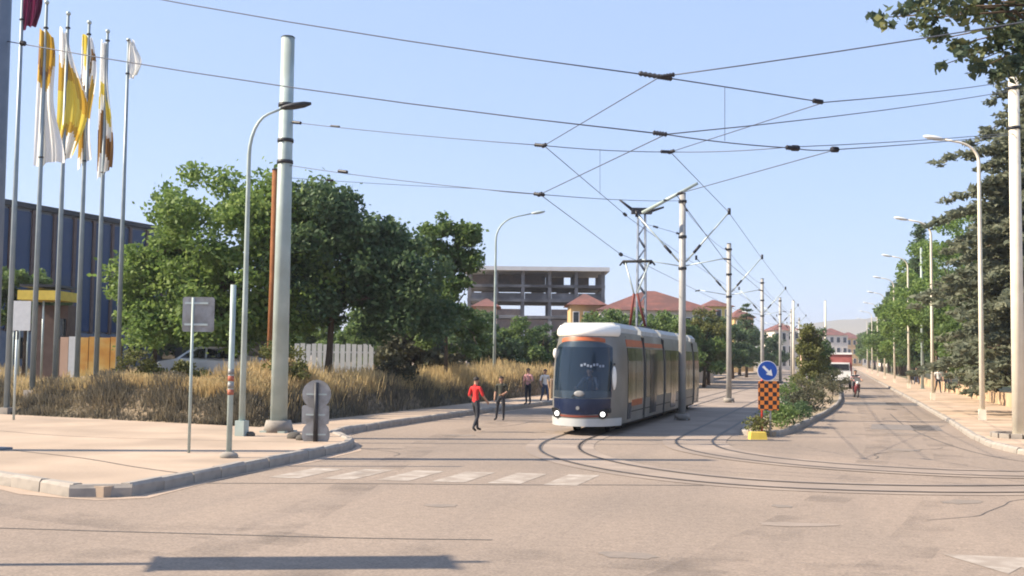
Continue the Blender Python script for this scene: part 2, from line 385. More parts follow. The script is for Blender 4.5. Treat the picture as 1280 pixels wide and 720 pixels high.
# crosswalk ---------------------------------------------------------------
cw = empty('crosswalk'); tag(cw, kind='structure')
for i in range(6):
    x = -10.25+i*1.02; y0 = 18.95+i*.16
    sheet('crosswalk_stripe', [[(x, y0), (x+.60, y0+.06), (x+.62, y0+2.0), (x+.02, y0+1.95)]], .0048, M['paint'], parent=cw)
# worn arrow and line at lower right
ar = empty('road_arrow'); tag(ar, kind='structure')
sheet('arrow_mark', [[(1.15, 14.5), (1.75, 13.4), (1.95, 13.9), (2.6, 12.8), (2.9, 13.0), (2.2, 14.2), (2.5, 14.6)]], .0048, M['paint'], parent=ar)
sheet('arrow_mark', [[(2.6, 14.9), (3.4, 13.7), (3.55, 13.8), (2.8, 15.1)]], .0052, M['paint'], parent=ar)

# ---------------------------------------------------------------- raised lot behind the left wall
def lot_z(x, y):
    fr_ = 29.6-(x+16.2)*.2 if x < -16.2 else 29.6
    d = max(0.0, min((y-fr_)/1.02, -16.25-x)); k = min(1.0, d/(1.7+.4*math.sin(x*.5+y*.3))); k = k*k*(3-2*k)
    top = 1.12+.18*math.sin(x*.31+1)*math.sin(y*.23)+.1*math.sin(x*.9+y*.7)
    return .15+(top-.15)*(.75*k+.25*min(1, d/.5))
b = MB(); nx, ny = 90, 90
for i in range(nx+1):
    for j in range(ny+1):
        x = -16.2-93.8*(1-i/nx)**2.3; y = (29.6-(x+16.2)*.2)+(j/ny)**2.3*150
        b.v.append((x, y, lot_z(x, y)))
for i in range(nx):
    for j in range(ny):
        a = i*(ny+1)+j; b.f.append((a, a+ny+1, a+ny+2, a+1)); b.m.append(0); b.s.append(True)
tag(b.build('grassy_bank', mat('dry_grass_soil', (.15, .115, .075), (.24, .18, .115), .8, .95, bump=.5, c3=(.11, .095, .06), scale3=.25)), kind='structure')

# dry grass, nobody could count it
def blades(name, pts, hts, wid, mt, lean=.35):
    n = len(pts); pts = np.asarray(pts); a = rng.uniform(0, 2*np.pi, n); dx = np.cos(a)*wid; dy = np.sin(a)*wid
    la = rng.uniform(0, 2*np.pi, n); le = rng.uniform(.05, lean, n)*hts
    V = np.zeros((n, 4, 3)); V[:, 0] = pts; V[:, 1] = pts
    V[:, 0, 0] -= dx; V[:, 0, 1] -= dy; V[:, 1, 0] += dx; V[:, 1, 1] += dy
    tip = pts.copy(); tip[:, 0] += np.cos(la)*le; tip[:, 1] += np.sin(la)*le; tip[:, 2] += hts
    V[:, 2] = tip; V[:, 3] = tip; V[:, 2, 0] += dx*.35; V[:, 2, 1] += dy*.35; V[:, 3, 0] -= dx*.35; V[:, 3, 1] -= dy*.35
    me = bpy.data.meshes.new(name); me.vertices.add(n*4); me.vertices.foreach_set('co', V.reshape(-1))
    me.loops.add(n*4); me.loops.foreach_set('vertex_index', np.arange(n*4)); me.polygons.add(n)
    me.polygons.foreach_set('loop_start', np.arange(n)*4); me.polygons.foreach_set('loop_total', np.full(n, 4)); me.update()
    me.materials.append(mt); return link(name, me)
strawm = leafmat('straw', (.40, .29, .14), (.56, .425, .215), (.34, .28, .14), .3, .8)
N = 60000
xs = np.where(rng.random(N) < .50, rng.uniform(-60, -16.5, N), -17.1-rng.exponential(2.2, N))
fr = np.where(xs < -16.2, 29.6-(xs+16.2)*.2, 29.6)
ys = np.where(rng.random(N) < .5, fr+1.0+rng.exponential(1.8, N), fr+.9+rng.uniform(0, 38, N))
zs = np.array([lot_z(x, y) for x, y in zip(xs, ys)])-.03
patch = .5+.5*np.sin(xs*.9+ys*.4)*np.sin(ys*.7-xs*.35)
hts_ = rng.uniform(.3, .85, N)*(.6+.8*patch)
go = blades('dry_grass', np.stack([xs, ys, zs], 1), hts_*np.where(xs < -21, .45, np.where(ys > 34, .9, .65)), rng.uniform(.010, .026, N), strawm, .5)
tag(go, 'tall straw coloured dry grass growing on top of the bank', 'grass', kind='stuff')

weedm = leafmat('dull_weeds', (.095, .090, .072), (.155, .138, .100), (.30, .235, .135), .25, .9)  # duller and darker than the straw on top of the bank
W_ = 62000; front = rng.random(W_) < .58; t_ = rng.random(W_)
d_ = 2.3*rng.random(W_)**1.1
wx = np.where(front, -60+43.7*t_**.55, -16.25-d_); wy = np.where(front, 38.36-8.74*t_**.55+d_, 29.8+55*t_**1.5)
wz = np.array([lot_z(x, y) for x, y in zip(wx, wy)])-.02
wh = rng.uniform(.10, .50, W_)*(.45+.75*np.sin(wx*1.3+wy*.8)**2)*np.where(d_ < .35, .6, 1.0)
wo_ = blades('bank_weeds', np.stack([wx, wy, wz], 1), wh, rng.uniform(.010, .026, W_), weedm, .7)
tag(wo_, 'dull grey brown weeds covering the slope of the bank', 'weeds', kind='stuff')

# ---------------------------------------------------------------- foliage
def quads_mesh(name, C, size, mt, flat=0.0, aspect=.6, droop=0.0):
    n = len(C); d = rng.normal(size=(n, 3)); d[:, 2] *= (1-flat); d /= np.linalg.norm(d, axis=1)[:, None]
    d[:, 2] -= droop; d /= np.linalg.norm(d, axis=1)[:, None]
    e = rng.normal(size=(n, 3)); e[:, 2] *= (1-flat*.7); e -= d*np.sum(e*d, 1)[:, None]; e /= np.linalg.norm(e, axis=1)[:, None]
    s = size*rng.uniform(.6, 1.3, n)
    a = d*s[:, None]*.5; b_ = e*(s*aspect)[:, None]*.5
    V = np.stack([C-a, C-a*.1-b_, C+a, C-a*.1+b_], 1)
    me = bpy.data.meshes.new(name); me.vertices.add(n*4); me.vertices.foreach_set('co', V.reshape(-1))
    me.loops.add(n*4); me.loops.foreach_set('vertex_index', np.arange(n*4)); me.polygons.add(n)
    me.polygons.foreach_set('loop_start', np.arange(n)*4); me.polygons.foreach_set('loop_total', np.full(n, 4)); me.update()
    me.materials.append(mt); return me
def clump_points(cs, rs, n):
    cs = np.asarray(cs); rs = np.asarray(rs)
    if rs.ndim == 1: rs = np.stack([rs, rs, rs*.75], 1)
    w_ = rs[:, 0]**2; k = rng.choice(len(cs), n, p=w_/w_.sum())
    d = rng.normal(size=(n, 3)); d /= np.linalg.norm(d, axis=1)[:, None]
    r = rng.random(n)**.45
    return cs[k]+d*rs[k]*r[:, None]
def crown_clumps(ctr, rad, n, cr_=(.5, 1.1), inner=.55, seed=0):
    q = np.random.default_rng(seed); d = q.normal(size=(n, 3)); d /= np.linalg.norm(d, axis=1)[:, None]
    d[:, 2] = np.where(d[:, 2] < -.55, -d[:, 2]*.4, d[:, 2])
    r = q.uniform(inner, 1.0, n); cs = np.asarray(ctr)+d*np.asarray(rad)*r[:, None]
    return cs, q.uniform(cr_[0], cr_[1], n)
def trunk_parts(root, trunk, r0, targets, fork, mt, nlimb=9, r1=None):
    b = MB(); trunk = [Vector(p) for p in trunk]; n = len(trunk)
    b.tube(trunk, [r0*(1.25 if i == 0 else 1-.5*i/(n-1)) for i in range(n)], 9)
    t = b.build('trunk', mt, root)
    for k in range(min(nlimb, len(targets))):
        c = Vector(targets[k]); f0 = trunk[-1]*.999 if k % 2 == 0 else trunk[-2].lerp(trunk[-1], .4)
        mid = f0.lerp(c, .5)+Vector((random.uniform(-.3, .3), random.uniform(-.3, .3), random.uniform(.0, .4)))
        MB().tube([f0, mid, f0.lerp(c, .95)], [r0*.42, r0*.25, r0*.07], 6).build('limb', mt, root)
    return t
LM = dict(
 bright=leafmat('leaf_bright', (.085, .150, .042), (.175, .262, .068), (.28, .36, .11), .45),
 dark=leafmat('leaf_dark', (.048, .090, .046), (.088, .142, .064), (.145, .205, .088), .40),
 mid=leafmat('leaf_mid', (.062, .110, .036), (.122, .188, .058), (.20, .27, .09), .42),
 cedar=leafmat('leaf_cedar', (.12, .145, .098), (.185, .205, .140), (.27, .275, .18), .42),
 olive=leafmat('leaf_olive', (.075, .092, .024), (.140, .150, .045), (.20, .195, .07), .28),
 grey=leafmat('leaf_grey_green', (.05, .055, .032), (.095, .098, .055), (.14, .135, .08), .2),
)
def broadleaf(name, label, base, crowns, n, leaf, lm, trunk_r=.2, fork=.35, group=None, cat='tree', nclump=60, clr=(.5, 1.1), seed=1, aspect=.6, stray=0.0):
    """crowns: list of (centre offset, radii) in metres from the base"""
    root = empty(name, base, 0, label, cat, group)
    cs = []; rs = []
    per = max(6, nclump//len(crowns))
    for i, (c, r) in enumerate(crowns):
        a, b_ = crown_clumps(c, r, per, clr, seed=seed+i*17); cs.append(a); rs.append(b_)
    cs = np.concatenate(cs); rs = np.concatenate(rs)
    pts = clump_points(cs, rs, n)
    if stray: pts = np.concatenate([pts, clump_points(cs, rs*1.6, int(n*stray))])
    link('crown', quads_mesh('crown', pts, leaf, lm, .15, aspect), root)
    c0 = Vector(crowns[0][0]); top = c0.z-crowns[0][1][2]*.45
    tr = [(0, 0, -.3), (c0.x*.15+.05, c0.y*.15, top*.35), (c0.x*.5, c0.y*.5, top*.75), (c0.x*.8, c0.y*.8, top)]
    order = np.random.default_rng(seed).permutation(len(cs))
    trunk_parts(root, tr, trunk_r, [cs[k] for k in order[:12]], 0, M['bark'], 9)
    return root
def S(dep): return dep/F     # metres per photo pixel at a depth

# big trees on the raised lot
def lot_base(px, dep):
    p = D(px, 450, dep); return Vector((p.x, p.y, lot_z(p.x, p.y)-.05))
right_v = Vector((cr0.x, cr0.y, 0)); fwd_v = Vector((-math.sin(YAW), math.cos(YAW), 0))
def off(dx, dd, dz): 
    v = right_v*dx+fwd_v*dd; return (v.x, v.y, dz)
b0 = lot_base(285, 47)
broadleaf('broadleaf_tree', 'large bright green spreading tree behind the lamp post', b0,
          [(off(-.6, 0, 6.3), (3.2, 3.2, 2.5)), (off(2.0, .6, 6.5), (2.6, 2.6, 2.5)), (off(-2.7, .3, 4.1), (1.9, 2.2, 1.9)), (off(.8, -.8, 4.0), (3.2, 2.4, 1.9)), (off(2.9, -.3, 4.2), (1.8, 2, 2.2)), (off(-1.2, -.5, 2.4), (3.2, 2.2, 1.4)), (off(1.8, -.5, 2.2), (2.6, 2.0, 1.3))], 46000, .24, LM['bright'], .28, nclump=170, clr=(.55, 1.1), seed=3, stray=.08)
b0 = lot_base(409, 46.5)
broadleaf('broadleaf_tree', 'dense dark green round tree with a dark trunk over the dry grass', b0,
          [(off(.3, 0, 5.2), (2.6, 2.7, 2.6)), (off(-.5, .4, 7.3), (1.4, 1.5, 1.3)), (off(2.7, .2, 4.4), (1.9, 2.2, 2.1)), (off(-1.2, -.3, 4.0), (1.7, 2, 1.7)), (off(1.2, -.5, 3.4), (2.6, 2.0, 1.4)), (off(1.6, .3, 6.2), (1.7, 1.6, 1.3)), (off(3.3, .6, 3.0), (2.0, 1.8, 1.5))], 46000, .22, LM['dark'], .17, nclump=180, clr=(.5, 1.0), seed=9, stray=.05)
b0 = lot_base(556, 54)
broadleaf('poplar_tree', 'thin sparse poplar with open top beside the dense dark tree', b0,
          [(off(.1, 0, 4.2), (1.4, 1.4, 2.4)), (off(-.6, 0, 7.3), (.7, .7, 1.0)), (off(.9, .2, 7.0), (.55, .6, .9)), (off(-.6, 0, 6.1), (.9, .8, .9)), (off(-.7, 0, 2.6), (1.5, 1.4, 1.4)), (off(.6, 0, 5.8), (.9, .9, .8)), (off(.9, .2, 2.0), (1.6, 1.2, 1.4)), (off(-1.6, .4, 3.4), (1.4, 1.2, 1.6))], 16000, .22, LM['mid'], .11, nclump=92, clr=(.32, .65), seed=21, stray=.05)
b0 = lot_base(192, 52)
broadleaf('broadleaf_tree', 'small light green tree at the edge of the blue building', b0,
          [(off(0, 0, 4.0), (1.7, 1.7, 1.7)), (off(-.6, 0, 2.6), (1.6, 1.5, 1.5)), (off(.7, 0, 2.3), (1.5, 1.5, 1.4))], 13000, .23, LM['bright'], .12, nclump=46, clr=(.35, .75), seed=31)
b0 = lot_base(30, 58)
broadleaf('broadleaf_tree', 'green tree standing in front of the blue building behind the flagpoles', b0,
          [(off(0, 0, 4.6), (1.9, 1.9, 1.7)), (off(1.3, 0, 3.7), (1.2, 1.3, 1.4)), (off(-1.6, 0, 3.6), (1.5, 1.3, 1.3))], 10000, .23, LM['mid'], .13, nclump=40, clr=(.35, .7), seed=41)
for i, (px, dep, hh, lm, lab) in enumerate(((640, 84, 4.3, 'mid', 'leafy green tree below the unfinished concrete building'), (600, 78, 4.1, 'dark', 'dark tree between the poplar and the far street lamp'),
        (672, 92, 4.0, 'dark', 'dark green tree just behind the tram front'), (520, 62, 3.2, 'grey', 'grey green bush under the sparse poplar'))):
    b0 = base_at(px, 450, dep, .3)
    k = hh/4
    broadleaf('broadleaf_tree', lab, b0, [(off(0, 0, 2.6*k+.3), (1.9*k, 1.9*k, 1.9*k)), (off(-1.2, 0, 1.8*k), (1.5*k, 1.5*k, 1.5*k)), (off(1.3, 0, 1.9*k), (1.5*k, 1.5*k, 1.4*k))], 12000, .26, LM[lm], .13, nclump=56, clr=(.4, .85), seed=50+i)
for i, (px, dep, r_, lm, lab) in enumerate(((345, 37.5, .8, 'olive', 'small yellow green bush at the foot of the thick pole'), (490, 47, .75, 'grey', 'pale grey bush in the dry grass'), (165, 43, .8, 'olive', 'yellowish bush beside the last flagpole'), (232, 44, .7, 'olive', 'low olive bush in front of the silver car'))):
    b0 = lot_base(px, dep)
    broadleaf('bush', lab, b0, [(off(0, 0, r_*.9), (r_, r_, r_*.9)), (off(r_*.8, 0, r_*.5), (r_*.7, r_*.7, r_*.5))], 1800, .12, LM[lm], .04, nclump=20, clr=(.2, .4), seed=70+i, cat='bush')

# ---------------------------------------------------------------- conifers and avenue trees
def cedar(name, label, base, H_, R_, n, lm, group=None, seed=0, tiers=13, lay=.28, leaf=.26, low=.12, pw=.72):
    root = empty(name, base, 0, label, 'tree', group); q = random.Random(seed)
    MB().tube([(0, 0, -.3), (.05, .03, H_*.4), (0, 0, H_*.8), (.03, 0, H_*.985)], [H_*.022, H_*.016, H_*.008, .02], 9).build('trunk', M['bark'], root)
    cs = []; rs = []; bm_ = MB()
    for i in range(tiers):
        t = low+(1-low)*(i+.5)/tiers; z = H_*t; L = R_*(1-t)**pw*q.uniform(.8, 1.15)+.25
        k = 6 if i < tiers*.7 else 4; a0 = q.uniform(0, 6.28)
        for j in range(k):
            a = a0+6.283*j/k+q.uniform(-.3, .3); l = L*q.uniform(.65, 1.12)
            dz = -l*.06+q.uniform(-.2, .3)
            bm_.tube([(0, 0, z), (math.cos(a)*l*.5, math.sin(a)*l*.5, z+.12*l), (math.cos(a)*l, math.sin(a)*l, z+dz)], [.05+.012*l, .035, .01], 5)
            m_ = max(2, int(l/.55))
            for s in range(m_):
                u = (s+.9)/m_; sp = .30+.28*(1-u)*min(1, l/2)
                zz = z+.12*l*math.sin(u*math.pi)*.9+dz*u
                cs.append((math.cos(a)*l*u, math.sin(a)*l*u, zz)); rs.append((sp*1.25, sp*1.25, sp*lay))
    bm_.build('limbs', M['bark'], root)
    pts = clump_points(cs, np.array(rs), n)
    link('crown', quads_mesh('crown', pts, leaf, lm, .45, .4), root)
    return root
c1 = cedar('cedar_tree', 'tall dark cedar with flat layered branches behind the white tram pole', (8.3, 52.0, .05), 15.6, 5.5, 85000, LM['cedar'], seed=4, tiers=30, leaf=.34, lay=.5, pw=.42, low=.07)
c2 = cedar('cedar_tree', 'dark cedar standing between the two nearer white lamp posts', (9.6, 64.5, .05), 14.0, 4.6, 60000, LM['cedar'], seed=8, tiers=24, leaf=.36, lay=.5, pw=.5, low=.06)
c3 = cedar('cypress_tree', 'slender pointed conifer rising above the far trees on the right', (7.8, 119, .05), 16.0, 2.9, 16000, LM['dark'], seed=12, tiers=30, leaf=.36, lay=.9)
gp = 'conifers along the right pavement'
for y, x, s in ((150, 9.0, .95), (185, 9.2, 1.0), (235, 9.4, 1.0)):
    o = copy_tree(c3); o.location = (x, y, .05); o.scale = (s, s, s); o.rotation_euler.z = y
    tag(o, 'distant dark conifer in the row along the right pavement', 'tree', gp)
for i, (x, y, hh, lm, lab) in enumerate(((9.2, 76, 12.0, 'mid', 'green broadleaf tree behind the second white lamp post'), (8.8, 92, 14.5, 'bright', 'bright green tree past the walking couple on the right pavement'),
        (8.2, 106, 13.0, 'bright', 'light green tree next to the slender conifer'), (11.5, 57, 7.5, 'mid', 'low green tree filling the space under the dark cedars'), (10.6, 45.5, 6.0, 'bright', 'low bright green tree under the tall cedar'),
        (8.6, 134, 14.5, 'mid', 'round green tree far along the right pavement'), (14.5, 66, 9, 'dark', 'dark garden tree behind the second cedar'), (13.5, 80, 9, 'mid', 'tall green garden tree behind the sandy wall'), (14, 40, 7, 'mid', 'garden tree behind the cream tram pole'), (8.6, 70, 7.5, 'mid', 'full green tree close to the second white lamp post'), (8.2, 98, 11, 'mid', 'leafy tree overhanging the far right pavement'), (7.8, 126, 10.5, 'bright', 'light green tree in the far right row beyond the slender conifer'))):
    k = hh/6
    broadleaf('broadleaf_tree', lab, (x, y, .05), [((0, 0, 3.8*k), (2.1*k, 2.3*k, 2.1*k)), ((-.8*k, .6, 2.3*k), (1.5*k, 1.9*k, 1.5*k)), ((.6*k, -.9, 2.4*k), (1.7*k, 2*k, 1.6*k))], 15000, .27, LM[lm], .16, nclump=80, clr=(.5, 1.05), seed=90+i)
far_src = broadleaf('broadleaf_tree', 'distant street tree beyond the conifers on the right', (9, 160, .05), [((0, 0, 4.6), (2.6, 2.8, 2.6)), ((-.8, .6, 2.8), (2, 2.2, 1.9)), ((.6, -.9, 2.9), (2.1, 2.3, 2))], 6000, .36, LM['mid'], .18, nclump=44, clr=(.5, 1.0), seed=120, group='distant street trees on the right')
for y in (145, 172, 184, 200, 215, 235, 255, 285, 320, 360, 410):
    o = copy_tree(far_src); o.location = (9+random.uniform(-.8, 1.5), y, .05); o.rotation_euler.z = y*1.3; s = random.uniform(1.35, 1.75); o.scale = (s, s, s)
# left side of the avenue beyond the tram
lsrc = broadleaf('broadleaf_tree', 'dark green street tree on the left of the avenue beyond the tram', (-11.3, 101, .1), [((0, 0, 4.2), (2.4, 2.6, 2.4)), ((-.8, .6, 2.3), (2, 2.2, 1.9)), ((.9, -.9, 2.2), (2.1, 2.3, 1.9))], 8000, .3, LM['dark'], .18, nclump=50, clr=(.45, .95), seed=130, group='dark street trees left of the tracks')
for x, y, s in ((-12.6, 110, 1.0), (-15.5, 118, 1.15), (-12.2, 135, 1.05), (-13.5, 160, 1.2), (-12, 190, 1.1), (-13, 225, 1.1), (-12.5, 270, 1.2)):
    o = copy_tree(lsrc); o.location = (x, y, .1); o.scale = (s, s, s); o.rotation_euler.z = x*y
broadleaf('broadleaf_tree', 'yellow green tree behind the rear of the tram', (-10.6, 92, .1), [((0, 0, 4.3), (1.7, 1.8, 2.2)), ((.6, .3, 2.6), (1.5, 1.6, 1.6)), ((-.7, 0, 2.5), (1.5, 1.5, 1.6))], 7500, .25, LM['olive'], .14, nclump=44, clr=(.4, .8), seed=140)
cedar('cypress_tree', 'small dark pointed conifer rising behind the blue round sign', (-11.6, 148, .1), 9.6, 2.0, 4500, LM['dark'], seed=23, tiers=12, leaf=.34, lay=.6)

gb = broadleaf('broadleaf_tree', 'background tree at the back of the raised lot', base_at(250, 440, 88, .8), [((0, 0, 4.0), (2.8, 2.8, 2.4)), ((-1.8, .6, 2.4), (2.6, 2.2, 1.9)), ((1.8, -.9, 2.4), (2.6, 2.3, 1.9))], 10000, .34, LM['mid'], .18, nclump=54, clr=(.6, 1.1), seed=150, group='background trees behind the lot')
for px, dp, s_ in ((170, 96, 1.2), (330, 92, 1.0), (400, 84, .8), (470, 88, .95), (535, 84, .95), (580, 100, 1.0), (330, 76, .7), (450, 74, .62), (768, 92, 1.0), (800, 96, 1.05), (836, 90, .98)):
    o = copy_tree(gb); p_ = base_at(px, 440, dp, .8); o.location = p_; o.scale = (s_, s_, s_); o.rotation_euler.z = px
    if px > 700: tag(o, 'green tree in front of the red roofed house, seen over the tram roof', 'tree', 'trees before the red roofed house'); o.location.z = .1

# near tree whose branches reach into the top right corner
nb = G(1440, 600); nb = Vector((nb.x+.6, nb.y+1.0, .12))
nt_root = empty('overhanging_tree', nb, 0, 'leafy branches reaching in over the pavement above the white tram pole', 'tree')
cl_px = [(1098, 22, .26), (1108, 30, .2), (1128, 14, .30), (1146, 6, .35), (1160, 22, .34), (1166, 40, .34), (1178, 48, .22), (1137, 30, .14), (1185, 8, .4), (1205, 20, .34), (1198, 56, .26), (1212, 62, .30),
         (1222, 76, .28), (1204, 66, .22), (1176, 82, .16), (1236, 60, .22), (1228, 84, .26), (1215, 90, .14), (1240, 20, .45), (1262, 12, .5), (1252, 44, .34), (1270, 40, .4), (1258, 80, .4), (1274, 84, .5), (1246, 96, .25), (1278, 62, .4),
         (1220, 2, .5), (1170, -14, .5), (1290, 20, .7), (1300, 70, .7), (1210, -30, .7), (1260, -40, .9), (1320, -20, 1.0), (1340, 50, .9), (1380, -60, 1.1), (1300, -90, 1.0), (1400, 20, 1.1), (1440, 80, 1.0), (1350, 110, .6)]
NB_D = 21.0
cs = []; rs = []
for i, (px, py, r_) in enumerate(cl_px):
    p = D(px, py, NB_D+random.uniform(-1.2, 1.2))-nb; cs.append(tuple(p)); rs.append(r_*.85)
pts = np.concatenate([clump_points(cs, np.array(rs)*.9, 4300), clump_points(cs, np.array(rs)*1.4, 1100)])
link('crown', quads_mesh('crown', pts, .19, leafmat('leaf_near', (.035, .065, .055), (.085, .120, .070), (.22, .22, .075), .4), .1, .55), nt_root)
ctop = Vector((0.1, 0.1, 4.6))
MB().tube([(0, 0, -.2), (.05, 0, 1.6), (-.05, .05, 3.2), ctop], [.24, .19, .16, .14], 10).build('trunk', M['bark'], nt_root)
hub = (D(1400, 40, NB_D)-nb)
for k in range(0, len(cs), 2):
    c = Vector(cs[k]); MB().tube([ctop, ctop.lerp(hub, .6), hub.lerp(c, .55)+Vector((0, 0, .25)), c], [.10, .07, .03, .008], 6).build('limb', M['bark'], nt_root)

# ---------------------------------------------------------------- poles and lamps
def hgt(base, py):                       # height at which a vertical line over base reaches photo row py
    lo, hi = 0., 60.
    for _ in range(50):
        m_ = (lo+hi)/2; d = base+Vector((0, 0, m_))-CP
        y = 360-F*d.dot(cu)/d.dot(cf)
        if y > py: lo = m_
        else: hi = m_
    return lo
def pole(root, h, r0, r1, mt, base=True, n=14, bolts=True, z0=0):
    MB().tube([(0, 0, z0), (0, 0, h*.5), (0, 0, h-.004)], [r0, (r0+r1)/2, r1], n).build('pole', mt, root)
    MB().tube([(0, 0, h), (0, 0, h+.03)], [r1*1.08, r1*.9], n).build('cap', M['darkmetal'], root)
    if base:
        MB().box((0, 0, .02), (r0*3.2, r0*3.2, .05)).build('base_plate', mt, root)
def band(root, z, r, mt, h=.12):
    MB().tube([(0, 0, z), (0, 0, z+h)], [r, r], 12).build('clamp', mt, root)

pL = G(348, 540, .17); hL = hgt(pL, 47)
bigL = empty('tram_pole', pL, 0, 'thick pale steel pole on the corner in front of the trees', 'pole')
pole(bigL, hL, .235, .185, M['palepole'], n=20)
for z in (9.0, 8.0, 7.4): band(bigL, z, .225, M['darkmetal'], .1)
MB().tube([(0, .0, 0), (0, 0, .32)], [.42, .34], 16).build('footing', M['kerb'], bigL)
pR = G(1274, 547, .12); hR = hgt(pR, 97)
bigR = empty('tram_pole', pR, 0, 'thick cream tram pole inside a round kerb at the right corner', 'pole')
pole(bigR, hR, .19, .15, M['cream'], n=20)
for z in (10.7, 10.3, 9.1): band(bigR, z, .18, M['darkmetal'], .09)
for k in range(14):                        # ring kerb round its foot
    a = 2*math.pi*k/14
    MB().box((0, 0, .06), (.30, .13, .16)).build('ring_stone', M['kerb'], bigR, (.72*math.cos(a), .72*math.sin(a), 0), a+math.pi/2)
# mast at the left edge of the view and one beyond the right edge, they carry span wires
pE = base_at(-22, 574, 24, .17)
mastL = empty('tram_pole', pE, 0, 'thick dark grey mast left of the flagpoles carrying the span wires', 'pole')
pole(mastL, 12.2, .26, .21, mat('dark_mast_paint', (.12, .15, .19), (.17, .20, .24), 2, .5, .2), n=18)
pF = base_at(1440, 600, 17.5, 0); 

def street_lamp(px, py, y_bend, arm, dirx, label, mt, group=None, base=None, z=0.12, r0=.09, up=1.0, head='lampwhite', H_=None):
    p = base or G(px, py, z); h = H_ or hgt(p, y_bend)
    root = empty('street_lamp', p, 0, label, 'street lamp', group)
    MB().box((0, 0, .2), (.26, .26, .4)).build('base_box', mt, root)
    pts = [(0, 0, 0), (0, 0, h*.5), (0, 0, h)]; rr = [r0, r0*.8, r0*.62]
    for k in range(1, 7):
        a = k/6*math.pi/2*.86
        pts.append(Vector((0, 0, h))+Vector(dirx)*(arm*.5*(1-math.cos(a))*1.25)+Vector((0, 0, up*math.sin(a)))); rr.append(r0*.6*(1-.06*k))
    end = pts[-1]; tip = Vector(end)+Vector(dirx)*(arm*.45)+Vector((0, 0, up*.16)); pts.append(tip); rr.append(r0*.38)
    MB().tube(pts, rr, 10).build('pole', mt, root)
    hd = MB(); ax = Vector(dirx).normalized(); sd = ax.cross(Vector((0, 0, 1)))
    prof = [(-.12, .05, .03), (0, .12, .07), (.25, .16, .09), (.5, .14, .08), (.68, .06, .035)]
    vs = []; n = 10
    for l, w_, t_ in prof:
        for k in range(n):
            a = 2*math.pi*k/n; vs.append(tip+ax*l+sd*(w_*math.cos(a))+Vector((0, 0, t_*math.sin(a)+l*.16)))
    fs = [(i*n+k, i*n+(k+1) % n, (i+1)*n+(k+1) % n, (i+1)*n+k) for i in range(len(prof)-1) for k in range(n)]
    fs += [tuple(reversed(range(n))), tuple(range((len(prof)-1)*n, len(prof)*n))]
    hd.add(vs, fs, 0, True); hd.build('lamp_head', M[head], root)
    return root, h
to_right = (cr0.x, cr0.y, 0)
lampL, _ = street_lamp(302, 545, 195, .98, to_right, 'pale green curved street lamp next to the thick corner pole', M['palepole'], z=.17, r0=.085, up=1.15, head='darkmetal')
street_lamp(618, 480, 300, 2.3, to_right, 'street lamp with arm bent to the right beside the unfinished building', M['palepole'], base=base_at(617.5, 480, 64.5, .17), r0=.10, up=1.4, head='galv')
lr = (-.97, -.22, 0)
street_lamp(1228, 525, 203, 1.5, lr, 'white street lamp in front of the tall cedar', M['cream'], r0=.105, up=.8)
street_lamp(1166, 500, 294, 1.5, lr, 'white street lamp beside the walking couple', M['cream'], r0=.105, up=.8)
rl, hh_ = street_lamp(0, 0, 0, 1.5, lr, 'distant white street lamp in the row along the right pavement', M['cream'], base=Vector((5.4, 97, .12)), r0=.10, up=.8, H_=9.9, group='distant right street lamps')
for y in (122, 148, 175, 205, 240):
    o = copy_tree(rl); o.location = (5.4, y, .12)
t_ = empty('utility_pole', G(1145, 486, .12)+Vector((.5, 0, 0)), 0, 'plain greenish pole in front of the far right trees', 'pole')
pole(t_, 11.4, .13, .09, M['palepole'])

# centre poles between the tracks
def centre_pole(y, h, label, group=None, arms=True, x=-5.7):
    root = empty('tram_pole', (x, y, .02), 0, label, 'pole', group)
    pole(root, h, .145, .12, M['whitepole'], n=16)
    MB().tube([(0, 0, .0), (0, 0, .22)], [.30, .27], 14).build('footing', M['kerb'], root)
    for z in (h-.35, h-1.7, h-2.9): band(root, z, .16, M['darkmetal'], .1)
    if arms:
        for s in (1, -1):
            a = Vector((.13*s, 0, h-2.6)); e = Vector((1.75*s, -.05, h-.75))
            MB().tube([a, e], [.035, .03], 8).build('bracket', M['galv'], root)
            MB().tube([e+Vector((0, 0, -.10)), e+Vector((0, 0, .14))], [.06, .06], 8).build('insulator', M['insul'], root)
            l = Vector((1.55*s, -.05, h-2.5)); MB().tube([(.13*s, 0, h-2.75), l], [.022, .02], 6).build('steady_arm', M['galv'], root)
            MB().tube([l, l+Vector((.25*s, 0, -.05))], [.035, .03], 6).build('insulator', M['insul'], root)
            MB().tube([a.lerp(e, .18), a.lerp(e, .34)], [.055, .055], 8).build('insulator', M['insul'], root)
    return root
cp1 = centre_pole(42.4, 8.55, 'white tram pole between the tracks right beside the tram')
cp2 = centre_pole(61.0, 8.5, 'white tram pole between the tracks just behind the end of the tram')
cp3 = centre_pole(88, 8.5, 'white tram pole right behind the blue round sign')
for y in (115, 142, 170, 200):
    centre_pole(y, 8.5, 'distant white tram pole in the row between the tracks', 'distant centre tram poles')
# pale green beam over the first centre pole
bmr = MB(); a, e = D(803, 266, 42.6), D(872, 229, 41.5)
bmr.tube([a, e], [.075, .06], 8); tag(bmr.build('signal_beam', M['palepole']), 'pale green inclined beam fixed across the top of the first tram pole', 'beam')
for p_ in (D(992, 480, 105), D(1032, 470, 118)):
    r_ = empty('utility_pole', (p_.x, p_.y, .05), 0, 'thin cream pole on the planted island behind the chequered board', 'pole', 'cream poles on the island'); pole(r_, hgt(Vector((p_.x, p_.y, .05)), 376), .13, .10, M['cream'])

